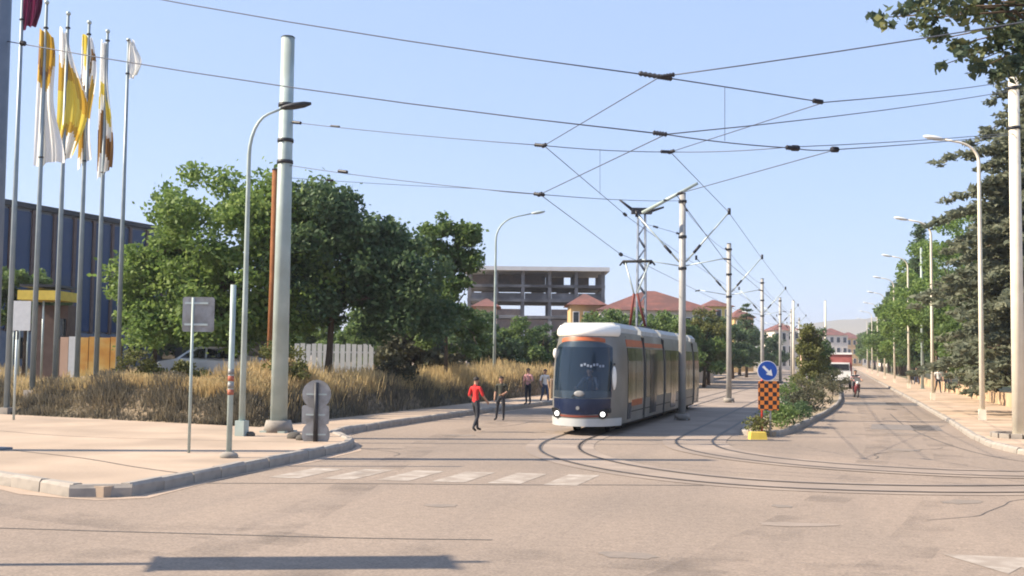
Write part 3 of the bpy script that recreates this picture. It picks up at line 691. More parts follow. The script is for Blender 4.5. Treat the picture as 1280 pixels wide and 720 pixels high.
# lattice mast behind the tram
lp = base_at(801, 480, 60, .1); lat = empty('lattice_mast', lp, YAW, 'slim steel lattice mast rising behind the tram pantograph', 'mast')
LH = 10.0; hw = .19; latm = mat('weathered_lattice', (.14, .17, .22), (.20, .23, .28), 3, .6, .2)
for sx_ in (-1, 1):
    for sy_ in (-1, 1):
        MB().tube([(hw*1.4*sx_, hw*1.4*sy_, 0), (hw*sx_, hw*sy_, LH)], [.045, .04], 6).build('upright', latm, lat)
for side in range(4):
    b = MB(); nb_ = 16
    for k in range(nb_):
        z0, z1 = LH*k/nb_, LH*(k+1)/nb_; s0, s1 = (1, -1) if k % 2 else (-1, 1)
        q0, q1 = hw*(1.4-.4*z0/LH), hw*(1.4-.4*z1/LH)
        pa, pb = [(s0*q0, -q0, z0), (s1*q1, -q1, z1)] if side == 0 else [(s0*q0, q0, z0), (s1*q1, q1, z1)] if side == 1 else [(q0, s0*q0, z0), (q1, s1*q1, z1)] if side == 2 else [(-q0, s0*q0, z0), (-q1, s1*q1, z1)]
        b.tube([pa, pb], .035, 5)
    b.build('lacing', latm, lat)
MB().box((0, 0, LH+.15), (1.1, .5, .3)).build('head_frame', M['darkmetal'], lat)
for s in (-1, 1):
    MB().tube([(.35*s, 0, LH+.1), (1.2*s, 0, LH+.75*(1 if s < 0 else .5))], [.10, .05], 7).build('insulator', M['insul'], lat)

# ---------------------------------------------------------------- signs on the left pavement
def upright(px, py, y_top, label, mt, r=.035, name='sign_post', cat='sign', z=.17):
    p = G(px, py, z); h = hgt(p, y_top); root = empty(name, p, 0, label, cat)
    MB().tube([(0, 0, -.02), (0, 0, h)], [r, r], 10).build('post', mt, root); return root, h
def facing(root, c, w_, h_, th, name, mt, rz=YAW, corner=.05, parent=None):
    b = MB(); k = corner; x, z = w_/2, h_/2; poly = []
    for cx, cz, a0 in ((x-k, z-k, 0), (-x+k, z-k, 90), (-x+k, -z+k, 180), (x-k, -z+k, 270)):
        for i in range(4):
            a = math.radians(a0+30*i); poly.append((cx+k*math.cos(a), 0, cz+k*math.sin(a)))
    b.slabp([Vector(q) for q in reversed(poly)], (0, -1, 0), th)
    return b.build(name, mt, parent or root, c, rz)
def disc(root, c, r, th, name, mt, rz=YAW, n=24):
    b = MB(); b.slabp([(r*math.cos(-2*math.pi*k/n), 0, r*math.sin(-2*math.pi*k/n)) for k in range(n)], (0, -1, 0), th)
    return b.build(name, mt, root, c, rz)
fo = lambda d: Vector((fwd_v.x*d, fwd_v.y*d, 0))
r_, h = upright(236, 566, 372, 'square road sign seen from behind on a thin post by the kerb', M['palepole'], .032)
pc = r_.location; sc_ = S(25.6)
facing(r_, Vector((.12, 0, h-.36))+fo(.06), 37*sc_, 41*sc_, .02, 'sign_plate', M['backsign'], YAW+.05)
for dz in (-.12, -.58): MB().box((0, 0, 0), (.5, .03, .04)).build('bracket', M['galv'], r_, Vector((.08, 0, h+dz))+fo(.02), YAW)
fade = mat('faded_red_band', (.36, .10, .06), (.42, .16, .10), 8, .7)
r_, h = upright(286, 572, 356, 'pale post with a red and white band near its foot', M['palepole'], .058, 'marker_post', 'post')
for i, (z0, mt) in enumerate(((1.42, 'white'), (1.56, 'red'), (1.70, 'white'), (1.28, 'red'))): band(r_, z0, .063, fade if mt == 'red' else M['backsign'], .11)
MB().ball((0, 0, .03), (.20, .18, .10), 0).build('footing', M['kerb'], r_)
r_, h = upright(17, 525, 414, 'thin short post standing before the white board at the kiosk', M['galv'], .035, 'marker_post', 'post')
facing(r_, Vector((0, 0, h-.12)), .12, .3, .03, 'marker_plate', M['darkmetal'])
# stacked sign backs at the corner
r_, h = upright(394, 552, 478, 'cluster of grey round and square sign backs stacked on one low post', M['darkmetal'], .055)
q = S(29.3)
for nm, dx, z, w_ in (('round_plate', -.0, h-14*q, 34*q), ('square_plate', -.02, h-38*q, 32*q), ('round_plate', 0, h-61*q, 33*q)):
    if nm == 'round_plate': disc(r_, Vector((dx, 0, z))+fo(.07), w_/2, .02, nm, M['backsign'])
    else: facing(r_, Vector((dx, 0, z))+fo(.07), w_, 22*q, .02, nm, M['backsign'])
    MB().box((0, 0, 0), (w_*.7, .02, .035)).build('bracket', M['galv'], r_, Vector((dx, 0, z))+fo(.05), YAW)
for k, (px, py, s) in enumerate(((368, 548, .22), (377, 550, .17), (313, 545, .14))):
    b = MB(); b.ball((0, 0, .04), (s, s*.8, s*.6), 0, 8, 5); o = b.build('rock', M['cap'], None, G(px, py, .17)); tag(o, 'small dark stone lying at the foot of the corner poles', 'stone', 'stones on the corner')

# keep-right sign with chequered board on the island nose
mp = G(958, 546, 0); ms = empty('keep_right_sign', mp, 0, 'blue round keep right sign above an orange and black chequered board', 'sign')
sg = S(33.9)
for dx in (-.13, .12): MB().tube([(dx*cr0.x, dx*cr0.y, -.1), (dx*cr0.x, dx*cr0.y, 2.2 if dx < 0 else 1.6)], [.03, .03], 8).build('post', M['red' if dx < 0 else 'whitepole'], ms)
ck = bpy.data.materials.new('orange_black_chequer'); ck.use_nodes = True
t = ck.node_tree; cn = t.nodes.new('ShaderNodeTexChecker'); tcn = t.nodes.new('ShaderNodeTexCoord'); mpn = t.nodes.new('ShaderNodeMapping')
mpn.inputs['Location'].default_value = (.01, .013, .02); cn.inputs['Scale'].default_value = 1/.126
cn.inputs['Color1'].default_value = (.75, .22, .03, 1); cn.inputs['Color2'].default_value = (.022, .013, .012, 1)
t.links.new(tcn.outputs['Object'], mpn.inputs[0]); t.links.new(mpn.outputs[0], cn.inputs[0]); t.links.new(cn.outputs[0], t.nodes['Principled BSDF'].inputs['Base Color'])
ctr = lambda dx, z, d=0: Vector((cr0.x*dx-fwd_v.x*d, cr0.y*dx-fwd_v.y*d, z))
zc = hgt(mp, 494.5); facing(ms, ctr(.06, zc, .04), 26*sg, 36*sg, .02, 'chequered_board', ck, YAW)
zb = hgt(mp, 463.5); bl = mat('sign_blue', (.012, .075, .36), None, rough=.4)
bd = disc(ms, ctr(.02, zb, .05), 12.6*sg, .02, 'round_plate', M['white'], YAW)
disc(ms, ctr(.02, zb, .072), 11.8*sg, .006, 'blue_face', bl, YAW)
b = MB(); a_ = math.radians(-45); R2 = lambda x, z: (x*math.cos(a_)-z*math.sin(a_), 0, x*math.sin(a_)+z*math.cos(a_))
b.slabp([R2(*q_) for q_ in reversed([(-.19, -.035), (.04, -.035), (.04, -.11), (.21, 0), (.04, .11), (.04, .035), (-.19, .035)])], (0, -1, 0), .005)
b.build('arrow', M['white'], ms, ctr(.02, zb, .079), YAW)
yb = MB(); yb.box((0, 0, .10), (.50, .34, .22), 0, 0, .86); o = yb.build('marker_block', M['yellow'], None, G(947, 549, 0), YAW)
tag(o, 'yellow painted concrete block at the island nose', 'block')

# ---------------------------------------------------------------- planted island
isl = [(-2.95, 420), (-2.95, 36.0), (-2.85, 35.0), (-2.45, 34.4), (-1.95, 34.7), (-1.55, 36.2), (-1.1, 42), (-.5, 50.5), (-.15, 58), (.05, 66), (.05, 420)]
tag(MB().prism(isl, -.05, .14).build('planted_island', M['earth']), kind='structure')
kerb('kerb_island', isl, .18, 1, .16, .9, 420-125, 384+80)
gp = 'low shrubs on the planted island'
def hedge(px, py, r_, lm, lab, i, n=1600, hmul=1.0):
    p = G(px, py, .12)
    return broadleaf('shrub', lab, p, [((0, 0, r_*.75*hmul), (r_, r_*1.3, r_*.8*hmul)), ((.1, r_*.9, r_*.6*hmul), (r_*.9, r_, r_*.65*hmul))], n, .1, LM[lm], .03, nclump=26, clr=(.18, .34), seed=200+i, cat='shrub')
hedge(975, 536, .55, 'mid', 'low green shrub right behind the chequered board', 0)
hedge(991, 530, .6, 'dark', 'dark green shrub second from the island nose', 1)
hedge(1001, 522, .7, 'grey', 'greyish shrub past the dark green one on the island', 2)
hedge(1012, 512, .9, 'grey', 'wide dusty grey shrub in the middle of the island', 3)
hedge(985, 510, .9, 'mid', 'green hedge clump on the track side of the island', 4)
hedge(1027, 503, 1.0, 'grey', 'dusty grey bush near the columnar shrub', 5)
hedge(1040, 496, 1.1, 'grey', 'pale dusty bush at the far end of the island kerb', 6)
hedge(948, 541, .3, 'olive', 'small tuft of weeds by the yellow block', 7, 500)
hedge(1000, 495, 1.1, 'olive', 'yellow green hedge clump before the columnar shrub', 8)
p = G(1012, 493, .12)
broadleaf('columnar_shrub', 'tall columnar green shrub on the planted island', p, [((0, 0, 2.5), (.85, .9, 2.2)), ((.1, .2, 1.4), (1.05, 1.1, 1.3)), ((0, 0, 3.6), (.5, .5, .9))], 6500, .18, LM['olive'], .08, nclump=60, clr=(.28, .55), seed=230, cat='shrub')
broadleaf('columnar_shrub', 'dark conical shrub close behind the tall columnar shrub', p+Vector((.75, 3.0, 0)), [((0, 0, 2.2), (.75, .9, 2.1)), ((.1, .2, 1.2), (.95, 1.1, 1.2))], 4500, .18, LM['dark'], .08, nclump=46, clr=(.28, .5), seed=231, cat='shrub')
for i, y in enumerate((100, 112, 126, 140, 160, 185)):
    broadleaf('shrub', 'far round shrub in the island planting', (-1.6+.3*math.sin(i*2), y, .1), [((0, 0, 1.0), (1.0, 1.3, 1.0))], 1500, .2, LM[('mid', 'olive', 'grey')[i % 3]], .04, nclump=22, clr=(.3, .5), seed=240+i, cat='shrub', group='far island shrubs')

# ---------------------------------------------------------------- flagpoles
def flag_mesh(w0, h_, seed, cols, gather=.5):
    """drooping cloth hanging beside the pole: cols = list of (z fraction, material index)"""
    q = np.random.default_rng(seed); nu, nv = 22, 34; ph = q.uniform(0, 6.28, 4); V = []; b = MB()
    for j in range(nv+1):
        v = j/nv; wd = w0*(.42+.58*math.sin(min(1, v*1.6)*math.pi/2))*(1-.25*v)
        for i in range(nu+1):
            u = i/nu; am = .06+.17*u*(0.4+.6*v)
            x = .05+wd*u*(.75+.25*math.sin(v*5+ph[0])); y = am*math.sin(u*17+ph[1]+v*2.5)+.05*math.sin(u*6+v*4+ph[2])
            z = -h_*v*(1-.16*u)-(.55 if h_ > 2 else .12)*wd*u-.05*math.sin(u*9+ph[3])
            V.append((x, y, z))
    b.v = V
    for j in range(nv):
        for i in range(nu):
            a = j*(nu+1)+i; u = i/nu; v = j/nv
            val = v+.22*u*math.sin(ph[0])+.10*math.sin(u*7+ph[1])+.05*math.sin(v*13+u*5)
            mi = cols[-1][1]
            for lim, k in cols:
                if val < lim: mi = k; break
            b.f.append((a, a+1, a+nu+2, a+nu+1)); b.m.append(mi); b.s.append(True)
    return b
def cloth(name, c, tr=.35):
    m_ = bpy.data.materials.new(name); m_.use_nodes = True; t = m_.node_tree; p_ = t.nodes['Principled BSDF']; p_.inputs['Base Color'].default_value = (*c, 1); p_.inputs['Roughness'].default_value = .85
    tl = t.nodes.new('ShaderNodeBsdfTranslucent'); tl.inputs[0].default_value = (*c, 1); mx = t.nodes.new('ShaderNodeMixShader'); mx.inputs[0].default_value = tr
    t.links.new(p_.outputs[0], mx.inputs[1]); t.links.new(tl.outputs[0], mx.inputs[2]); t.links.new(mx.outputs[0], t.nodes['Material Output'].inputs[0]); return m_
FM = [cloth('flag_white', (.88, .88, .86), .5), cloth('flag_gold', (.62, .40, .06)), cloth('flag_brown', (.30, .16, .05)), cloth('flag_maroon', (.16, .02, .07)), cloth('flag_yellow', (.80, .66, .12))]
fl = [ # base px, depth, pole top py, flag top py, flag bottom py, width m, colours, label
 (10, 38.0, -40, -70, 36, .75, [(2, 3)], 'flagpole with a furled maroon flag, next to the dark grey mast'),
 (41, 39.2, 5, 34, 208, 1.35, [(.26, 1), (.34, 2), (.44, 1), (2, 0)], 'flagpole with a gold over white flag, the whitest hem of the row'),
 (69, 40.4, 19, 34, 204, 1.3, [(.12, 0), (.34, 1), (.62, 4), (.72, 1), (2, 0)], 'flagpole with a bright yellow flag in heavy folds'),
 (96, 41.6, 30, 42, 212, .85, [(.16, 4), (.30, 0), (.42, 2), (.6, 0), (.9, 1), (2, 0)], 'flagpole with a narrow gold and white flag with brown edge'),
 (120, 42.8, 41, 50, 226, .85, [(.30, 0), (.45, 4), (.62, 0), (.82, 2), (2, 0)], 'flagpole with a white flag ending in a brown strip'),
 (147, 44.0, 52, 50, 102, .62, [(2, 0)], 'flagpole with a short plain white flag bunched at its top')]
flagpole_m = mat('flagpole_grey', (.20, .25, .28), (.27, .32, .34), 2, .45, .3)
for i, (px, dep, yt, fa, fb, wd, cols, lab) in enumerate(fl):
    p = D(px, 466, dep); p = Vector((p.x, p.y, lot_z(p.x, p.y)-.1)); h = hgt(p, yt)
    root = empty('flagpole', p, 0, lab, 'flagpole')
    MB().tube([(0, 0, 0), (0, 0, h*.5), (0, 0, h)], [.10, .08, .05], 10).build('pole', flagpole_m, root)
    MB().ball((0, 0, h+.06), .09, 0, 8, 6).build('finial', M['galv'], root)
    MB().box((0, 0, .15), (.4, .4, .35)).build('base_block', M['kerb'], root)
    za, zb_ = hgt(p, fa), hgt(p, fb)
    fo_ = flag_mesh(wd, (za-zb_)*(1 if i != 5 else .95), 300+i, cols).build('flag', FM, root, (0, 0, za), YAW+(math.pi*.0 if i in (5, 4) else math.pi*.06))
    if i in (1, 2, 3, 4): fo_.location = Vector((0, 0, za))-right_v*(.30 if i != 2 else .34)
    for z in (za-.05, zb_+.3): MB().tube([(0, 0, z), (0, 0, z+.05)], [.09, .09], 8).build('halyard_ring', M['darkmetal'], root)

# ---------------------------------------------------------------- unseen pole and banner, added to throw a shadow streak across the near road
bp_ = Vector((-12.75, 8.55, 0))
ni = blob(-14.2, 7.4, 2.6, 2.2, 18, seed=5)
tag(MB().prism(ni, -.05, .15).build('corner_pavement', M['pave']), kind='structure')
bn = empty('shadow_banner_pole', bp_, 0, 'unseen pole with a tall narrow banner, added for its shadow on the near road', 'pole')
MB().tube([(0, 0, 0), (0, 0, 7.5)], [.08, .06], 10).build('pole', M['palepole'], bn)
MB().box((0, 0, 5.95), (.04, .8, 2.5)).build('banner', FM[0], bn, (0, 0, 0), SUN_AZ+.1)
for z in (4.68, 7.22): MB().box((0, 0, z), (.05, .95, .04)).build('banner_rod', M['darkmetal'], bn, (0, 0, 0), SUN_AZ+.1)

# ---------------------------------------------------------------- tram
def glass_mix(name, tint, k):
    m_ = bpy.data.materials.new(name); m_.use_nodes = True; t = m_.node_tree; p_ = t.nodes['Principled BSDF']
    p_.inputs['Base Color'].default_value = (*tint, 1); p_.inputs['Roughness'].default_value = .05; p_.inputs['Specular IOR Level'].default_value = .9
    tr = t.nodes.new('ShaderNodeBsdfTransparent'); tr.inputs[0].default_value = (.75, .85, .95, 1); mx = t.nodes.new('ShaderNodeMixShader'); mx.inputs[0].default_value = k
    t.links.new(p_.outputs[0], mx.inputs[1]); t.links.new(tr.outputs[0], mx.inputs[2]); t.links.new(mx.outputs[0], t.nodes['Material Output'].inputs[0]); return m_
TM = dict(
 silver=mat('tram_silver', (.18, .18, .165), (.235, .23, .21), 1.6, .42, .15, c3=(.16, .155, .14), scale3=.7),
 roof=mat('tram_roof_grey', (.40, .42, .41), (.50, .51, .50), 2, .6, .1),
 white=mat('tram_white', (.80, .77, .70), None, rough=.35),
 orange=mat('tram_orange', (.42, .11, .035), (.34, .09, .035), 3, .5),
 navy=mat('tram_dark_panel', (.010, .018, .048), None, rough=.25),
 black=mat('tram_black', (.012, .012, .014), None, rough=.6),
 glass=mat('tram_glass', (.020, .045, .075), None, rough=.06, spec=.8),
 clear=glass_mix('tram_windscreen', (.022, .040, .066), .40),
 side=mat('tram_side_glass', (.030, .036, .034), (.055, .058, .052), 1.2, .16, spec=.45),
 door=mat('tram_door_glass', (.010, .012, .013), (.022, .024, .024), 1.2, .14, spec=.4),
 bellow=mat('tram_bellows', (.02, .02, .022), (.04, .04, .042), 8, .9),
 light=mat('tram_headlight', (.9, .9, .9), None, rough=.2, emit=((1, .97, .9), 1.6)),
)
TW = 1.12
def nose_y(z):
    if z < .9: return .02*(.9-z)/.9
    k = (z-.9)/2.2; return .50*k*k*.75+.12*k
def half_w(z): return TW-.05*max(0, (.9-z)/.9)-.15*max(0, (z-2.0)/1.2)**2
def cabP(t, z, off_=0.0):
    th = t*math.pi/2; wd = half_w(z); sgn = 1 if t >= 0 else -1
    x = sgn*wd*abs(math.sin(th))**.98; y = nose_y(z)+2.0*(1-abs(math.cos(th))**.80)
    if off_:
        e = 1e-3; a = Vector(cabP(min(t+e, 1), z)); c_ = Vector(cabP(max(t-e, -1), z)); d = (a-c_); n_ = Vector((d.y, -d.x, 0)).normalized()
        return Vector((x, y, z))+n_*off_
    return (x, y, z)
def cab_patch(t0, t1, z0, z1, off_, nt_=18, nz=6, curve=None):
    b = MB(); vs = []
    for j in range(nz+1):
        for i in range(nt_+1):
            t = t0+(t1-t0)*i/nt_; za, zb_ = z0, z1
            if curve: za, zb_ = z0+curve[0]*(2*i/nt_-1)**2, z1+curve[1]*(2*i/nt_-1)**4
            z = za+(zb_-za)*j/nz; vs.append(cabP(t, z, off_))
    n = nt_+1; fs = [(j*n+i, j*n+i+1, (j+1)*n+i+1, (j+1)*n+i) for j in range(nz) for i in range(nt_)]
    b.add(vs, fs, 0, True)
    # rim back to the shell so the patch has an edge
    rim = [i for i in range(n)]+[j*n+nt_ for j in range(1, nz+1)]+[nz*n+i for i in range(nt_-1, -1, -1)]+[j*n for j in range(nz-1, 0, -1)]
    inner = []
    for r_ in rim:
        v = Vector(vs[r_]); inner.append(v+Vector((-v.x*.02, .02, 0)))
    k = len(rim); ov = [Vector(vs[r_]) for r_ in rim]
    b.add(ov+inner, [(i, i+k, (i+1) % k+k, (i+1) % k) for i in range(k)])
    return b
tram = empty('tram', (-7.4, 32.3, .02), 0, 'silver and orange articulated tram coming down the avenue, headlights on', 'tram')
TL = 21.0; CAB = 4.9
# shell of the front module: nose loft and straight body
def module(y0, y1, nose=False, tail=False, name='body'):
    b = MB()
    zs_ = [.30, .6, .9, 1.3, 1.8, 2.2, 2.6, 2.9, 3.05]
    rows = []
    if nose:
        ts = [-1+2*i/36 for i in range(37)]
        for z in zs_:
            row = [(-half_w(z), y1, z)]+[tuple(cabP(t, z)) for t in ts]+[(half_w(z), y1, z)]; rows.append(row)
    else:
        for z in zs_:
            wd = half_w(z)
            if tail: row = [(-wd, y0, z), (-wd, y1-1.2, z), (-wd*.75, y1-.25, z), (0, y1, z), (wd*.75, y1-.25, z), (wd, y1-1.2, z), (wd, y0, z)]
            else: row = [(-wd, y0, z), (-wd, (y0+y1)/2, z), (-wd, y1, z), (0, y1, z), (wd, y1, z), (wd, (y0+y1)/2, z), (wd, y0, z)]
            rows.append(row)
    n = len(rows[0])
    def hole(i, j):      # windscreen opening in the nose
        return nose and zs_[j] >= 1.29 and zs_[j+1] <= 2.61 and abs(-1+2*(i-.5)/36) < .55
    b.add([v for r_ in rows for v in r_], [(j*n+i, j*n+i+1, (j+1)*n+i+1, (j+1)*n+i) for j in range(len(rows)-1) for i in range(n-1) if not hole(i, j)], 0, True)
    b.add(rows[-1], [tuple(range(n))]); b.add(rows[0], [tuple(reversed(range(n)))])
    for yy in ((y1,) if nose else (y0,)):   # close the open end
        b.add([(-TW*.98, yy, .3), (TW*.98, yy, .3), (TW*.98, yy, 2.6), (half_w(3.05), yy, 3.05), (-half_w(3.05), yy, 3.05), (-TW*.98, yy, 2.6)], [(0, 1, 2, 3, 4, 5)])
    return b.build(name, TM['silver'], tram)
mods = [(0, 4.9), (5.3, 9.3), (9.7, 14.6), (15.0, 18.0), (18.4, 21.4)]
for i, (a, c_) in enumerate(mods): module(a, c_, i == 0, i == len(mods)-1)
for i in range(len(mods)-1):
    y0, y1 = mods[i][1], mods[i+1][0]; b = MB()
    for k in range(5):
        yy = y0+(y1-y0)*(k+.5)/5; wd = TW-.06-(.03 if k % 2 else 0)
        b.box((0, yy, 1.68), (2*wd, (y1-y0)/5*.99, 2.6))
    b.build('bellows', TM['bellow'], tram)
# front dressing
cab_patch(-.56, .56, 1.08, 2.76, .014, 26, 10, (.03, -.16)).build('windscreen', TM['clear'], tram)
b = MB(); b.box((0, 2.05, 1.7), (2.05, .06, 2.5)); b.build('cab_partition', TM['black'], tram)
b = MB(); b.box((0, .95, .72), (1.75, 1.2, .12)); b.box((0, .62, 1.08), (1.35, .45, .30), 0, 0, .8); b.build('driver_desk', TM['bellow'], tram)
b = MB(); b.box((.1, 1.55, 1.45), (.5, .12, .8)); b.box((.1, 1.3, 1.0), (.5, .5, .14)); b.build('driver_seat', TM['navy'], tram)
cab_patch(-.55, .55, .60, 1.07, .016, 22, 5, (.06, .0)).build('front_panel', TM['navy'], tram)
cab_patch(-.42, .42, 2.79, 2.90, .018, 20, 3, (-.05, -.05)).build('orange_strip', TM['orange'], tram)
cab_patch(-.50, .50, .525, .585, .020, 20, 2, (.04, .04)).build('lower_red_strip', mat('tram_dull_red', (.20, .05, .03), None, rough=.6), tram)
cab_patch(-.80, .80, .26, .49, .035, 24, 3).build('bumper', TM['roof'], tram)
vs = []; b = MB(); nn = 25                    # white roof visor
lev = [(2.93, .02), (3.0, .09), (3.14, .10), (3.27, .04), (3.31, -.10)]
for z, o_ in lev:
    for i in range(nn): vs.append(cabP(-.70+1.4*i/(nn-1), min(z, 3.05), o_)+Vector((0, max(0, z-3.05)*.7, z-min(z, 3.05))))
b.add(vs, [(j*nn+i, j*nn+i+1, (j+1)*nn+i+1, (j+1)*nn+i) for j in range(len(lev)-1) for i in range(nn-1)], 0, True)
b.add(vs[-nn:], [tuple(range(nn))]); b.build('roof_visor', TM['white'], tram)
for s in (-1, 1):
    c_ = cabP(.40*s, .62, .03); nrm = Vector((s*.32, -.95, 0)).normalized()
    b = MB(); c_ = Vector(c_); b.tube([c_+nrm*-.03, c_+nrm*.045], [.145, .14], 16); hb = b.build('headlight', TM['black'], tram)
    b = MB(); b.tube([c_+nrm*.03, c_+nrm*.056], [.075, .07], 14); b.build('lamp', TM['light'], hb)
    # mirrors on short arms
    mz = 2.42 if s < 0 else 2.0; a = Vector(cabP(.62*s, mz+.1, 0)); e = a+Vector((0, -.16, 0))
    mrr = MB().tube([a, e], .02, 6).build('mirror_arm', TM['black'], tram)
    MB().ball(e+Vector((0, 0, -.12 if s < 0 else -.42)), (.08, .07, .16 if s < 0 else .36), 0, 10, 8).build('mirror', TM['white'], mrr)
# wiper, destination card, emblem
b = MB(); b.tube([cabP(-.1, 1.12, .05), cabP(.22, 1.75, .04)], .012, 5); b.build('wiper', TM['black'], tram)
card = mat('destination_letters', (.26, .30, .36), None, rough=.6)
b = MB(); xs_ = [.02, .07, .12, .17, .22, .27, .32, .37]
for i, t0 in enumerate(xs_):
    z = 2.02+.03*math.sin(i*1.7)
    b.add([cabP(t0, z, .022), cabP(t0+.034, z, .022), cabP(t0+.034, z+.07, .022), cabP(t0, z+.07, .022)], [(0, 1, 2, 3)])
b.build('destination_letters', card, tram)
b = MB(); c_ = Vector(cabP(.0, .80, .03)); b.tube([c_, c_+Vector((0, -.02, 0))], .055, 12); b.build('emblem', M['backsign'], tram)
b = MB(); c_ = Vector(cabP(.02, 1.22, .03)); b.ball(c_, (.16, .02, .09)); b.build('wiper_cover', M['backsign'], tram)
# sides: windows and doors, both flanks
ZS = [.30, .6, .9, 1.3, 1.8, 2.2, 2.6, 2.9, 3.05]
def shell_w(z):
    for a, c_ in zip(ZS, ZS[1:]):
        if z <= c_: return half_w(a)+(half_w(c_)-half_w(a))*(z-a)/(c_-a)
    return half_w(3.05)
def side_panel(name, y0, y1, z0, z1, mt, proud=.012):
    zl = [z0]+[z for z in ZS if z0+.02 < z < z1-.02]+[z1]
    for s in (-1, 1):
        b = MB(); vs = []
        for z in zl: vs += [(s*(shell_w(z)-.02), y0, z), (s*(shell_w(z)+proud), y0, z), (s*(shell_w(z)+proud), y1, z), (s*(shell_w(z)-.02), y1, z)]
        fs = [(k*4+q, k*4+q+1, k*4+q+5, k*4+q+4) for k in range(len(zl)-1) for q in range(3)]
        e = (len(zl)-1)*4; fs += [(0, 3, 2, 1), (e, e+1, e+2, e+3)]
        b.add(vs, fs); b.build(name, mt, tram)
for (y0, y1, kind) in ((2.02, 2.60, 'door'), (2.67, 3.35, 'window'), (3.42, 4.75, 'window'), (5.42, 6.2, 'window'), (6.27, 7.55, 'door'), (7.62, 9.2, 'window'), (9.85, 11.1, 'window'), (11.17, 12.45, 'door'), (12.52, 14.45, 'window'), (15.1, 16.3, 'window'), (16.4, 17.85, 'window'), (18.5, 19.3, 'door'), (19.4, 20.1, 'window')):
    if kind == 'window': side_panel('window', y0, y1, .98, 2.60, TM['side'])
    else:
        mid = (y0+y1)/2
        for a, c_ in ((y0, mid-.02), (mid+.02, y1)): side_panel('door', a, c_, .40, 2.60, TM['door'], .016)
side_panel('orange_band', 2.0, 4.88, 2.64, 2.86, TM['orange'], .008)
side_panel('orange_band', 5.32, 9.28, 2.66, 2.80, TM['orange'], .008)
side_panel('orange_skirt', 2.62, 4.6, .78, .98, TM['orange'], .008)
side_panel('orange_skirt', 2.02, 2.6, .80, .95, TM['orange'], .008)
for (a, c_) in mods:
    aa = a+2.1 if a == 0 else a+.05; cc_ = c_-.05 if c_ < 21 else c_-1.3
    side_panel('skirt_seam', aa, cc_, .60, .63, TM['black'], .006)
    # roof fairings
    b = MB(); wd = .93; y0, y1 = (a+1.4 if a == 0 else a+.12), (c_-.12 if c_ < 21 else c_-1.2)
    prof = [(-wd, 3.04), (-wd, 3.20), (-wd+.16, 3.36), (wd-.16, 3.36), (wd, 3.20), (wd, 3.04)]; n = len(prof)
    b.add([(x, y0, z) for x, z in prof]+[(x, y1, z) for x, z in prof], [tuple(range(n)), tuple(reversed(range(n, 2*n)))]+[(i, n+i, n+i+1, i+1) for i in range(n-1)])
    b.build('roof_fairing', TM['roof'], tram)
for y in (2.9, 12.1, 17.0, 19.6):             # bogie wheels
    for s in (-1, 1):
        for dy in (-.8, .8):
            MB().tube([(.42*s, y+dy, .30), (.58*s, y+dy, .30)], [.30, .30], 16).build('wheel', TM['black'], tram)
MB().box((0, 10.9, .24), (1.7, 19.0, .14)).build('underframe', TM['black'], tram)
# pantograph
py_ = 9.7; pg = empty('pantograph', (0, py_, 0), 0, parent=tram)
PZ = 5.98
MB().box((0, 0, 3.43), (.9, 1.0, .1)).build('base_frame', TM['black'], pg)
b = MB()
for s in (-1, 1): b.tube([(.30*s, .4, 3.45), (.06*s, -.1, 4.72)], .05, 6)
b.build('lower_arm', mat('pantograph_red', (.20, .05, .04), None, rough=.6), pg)
b = MB()
for s in (-1, 1): b.tube([(.06*s, -.1, 4.72), (.46*s, .25, PZ-.05)], .032, 6)
b.build('upper_arm', M['galv'], pg)
b = MB(); b.tube([(-.68, .25, PZ-.16), (-.55, .25, PZ), (.55, .25, PZ), (.68, .25, PZ-.16)], [.03, .05, .05, .03], 6)
b.tube([(-.55, .45, PZ), (.55, .45, PZ)], .04, 6)
for s in (-1, 1): b.ball((.48*s, .3, PZ-.04), .09, 0, 8, 5)
b.build('collector_bar', TM['black'], pg)

# ---------------------------------------------------------------- overhead wires
def wire(pts, label, group, r=.014, ins=(), sag=.0, name='overhead_wire'):
    P = [Vector(p) for p in pts]; out = []
    for i in range(len(P)-1):
        n = 6
        for k in range(n):
            t = k/n; q = P[i].lerp(P[i+1], t); q.z -= sag*4*t*(1-t); out.append(q)
    out.append(P[-1])
    o = MB().tube(out, r*.72, 5).build(name, M['wire']); tag(o, label, 'wire', group)
    for j, t, L, rr in ins:          # insulators: segment, start fraction, length m, radius
        a, c_ = P[j], P[j+1]; d = (c_-a).normalized(); s = a.lerp(c_, t); n = 5; pts_ = []; rad = []
        for k in range(n*2+1): pts_.append(s+d*(L*k/(n*2))); rad.append(rr if k % 2 else rr*.6)
        MB().tube(pts_, rad, 7).build('insulator', M['insul'], o)
    return o
J1 = D(825, 96, 19); J2 = D(1030, 128, 21); J3 = D(680, 182, 26); J4 = D(838, 190, 27.5)
K1 = D(832, 168, 19.5); K2 = D(1045, 187, 21.5); K3 = D(675, 243, 26); K4 = D(845, 243, 27)
def top_on(root_loc, y): 
    return Vector(root_loc)+Vector((0, 0, hgt(Vector(root_loc), y)))
EL1, EL2 = top_on(pE, -39), top_on(pE, 50)
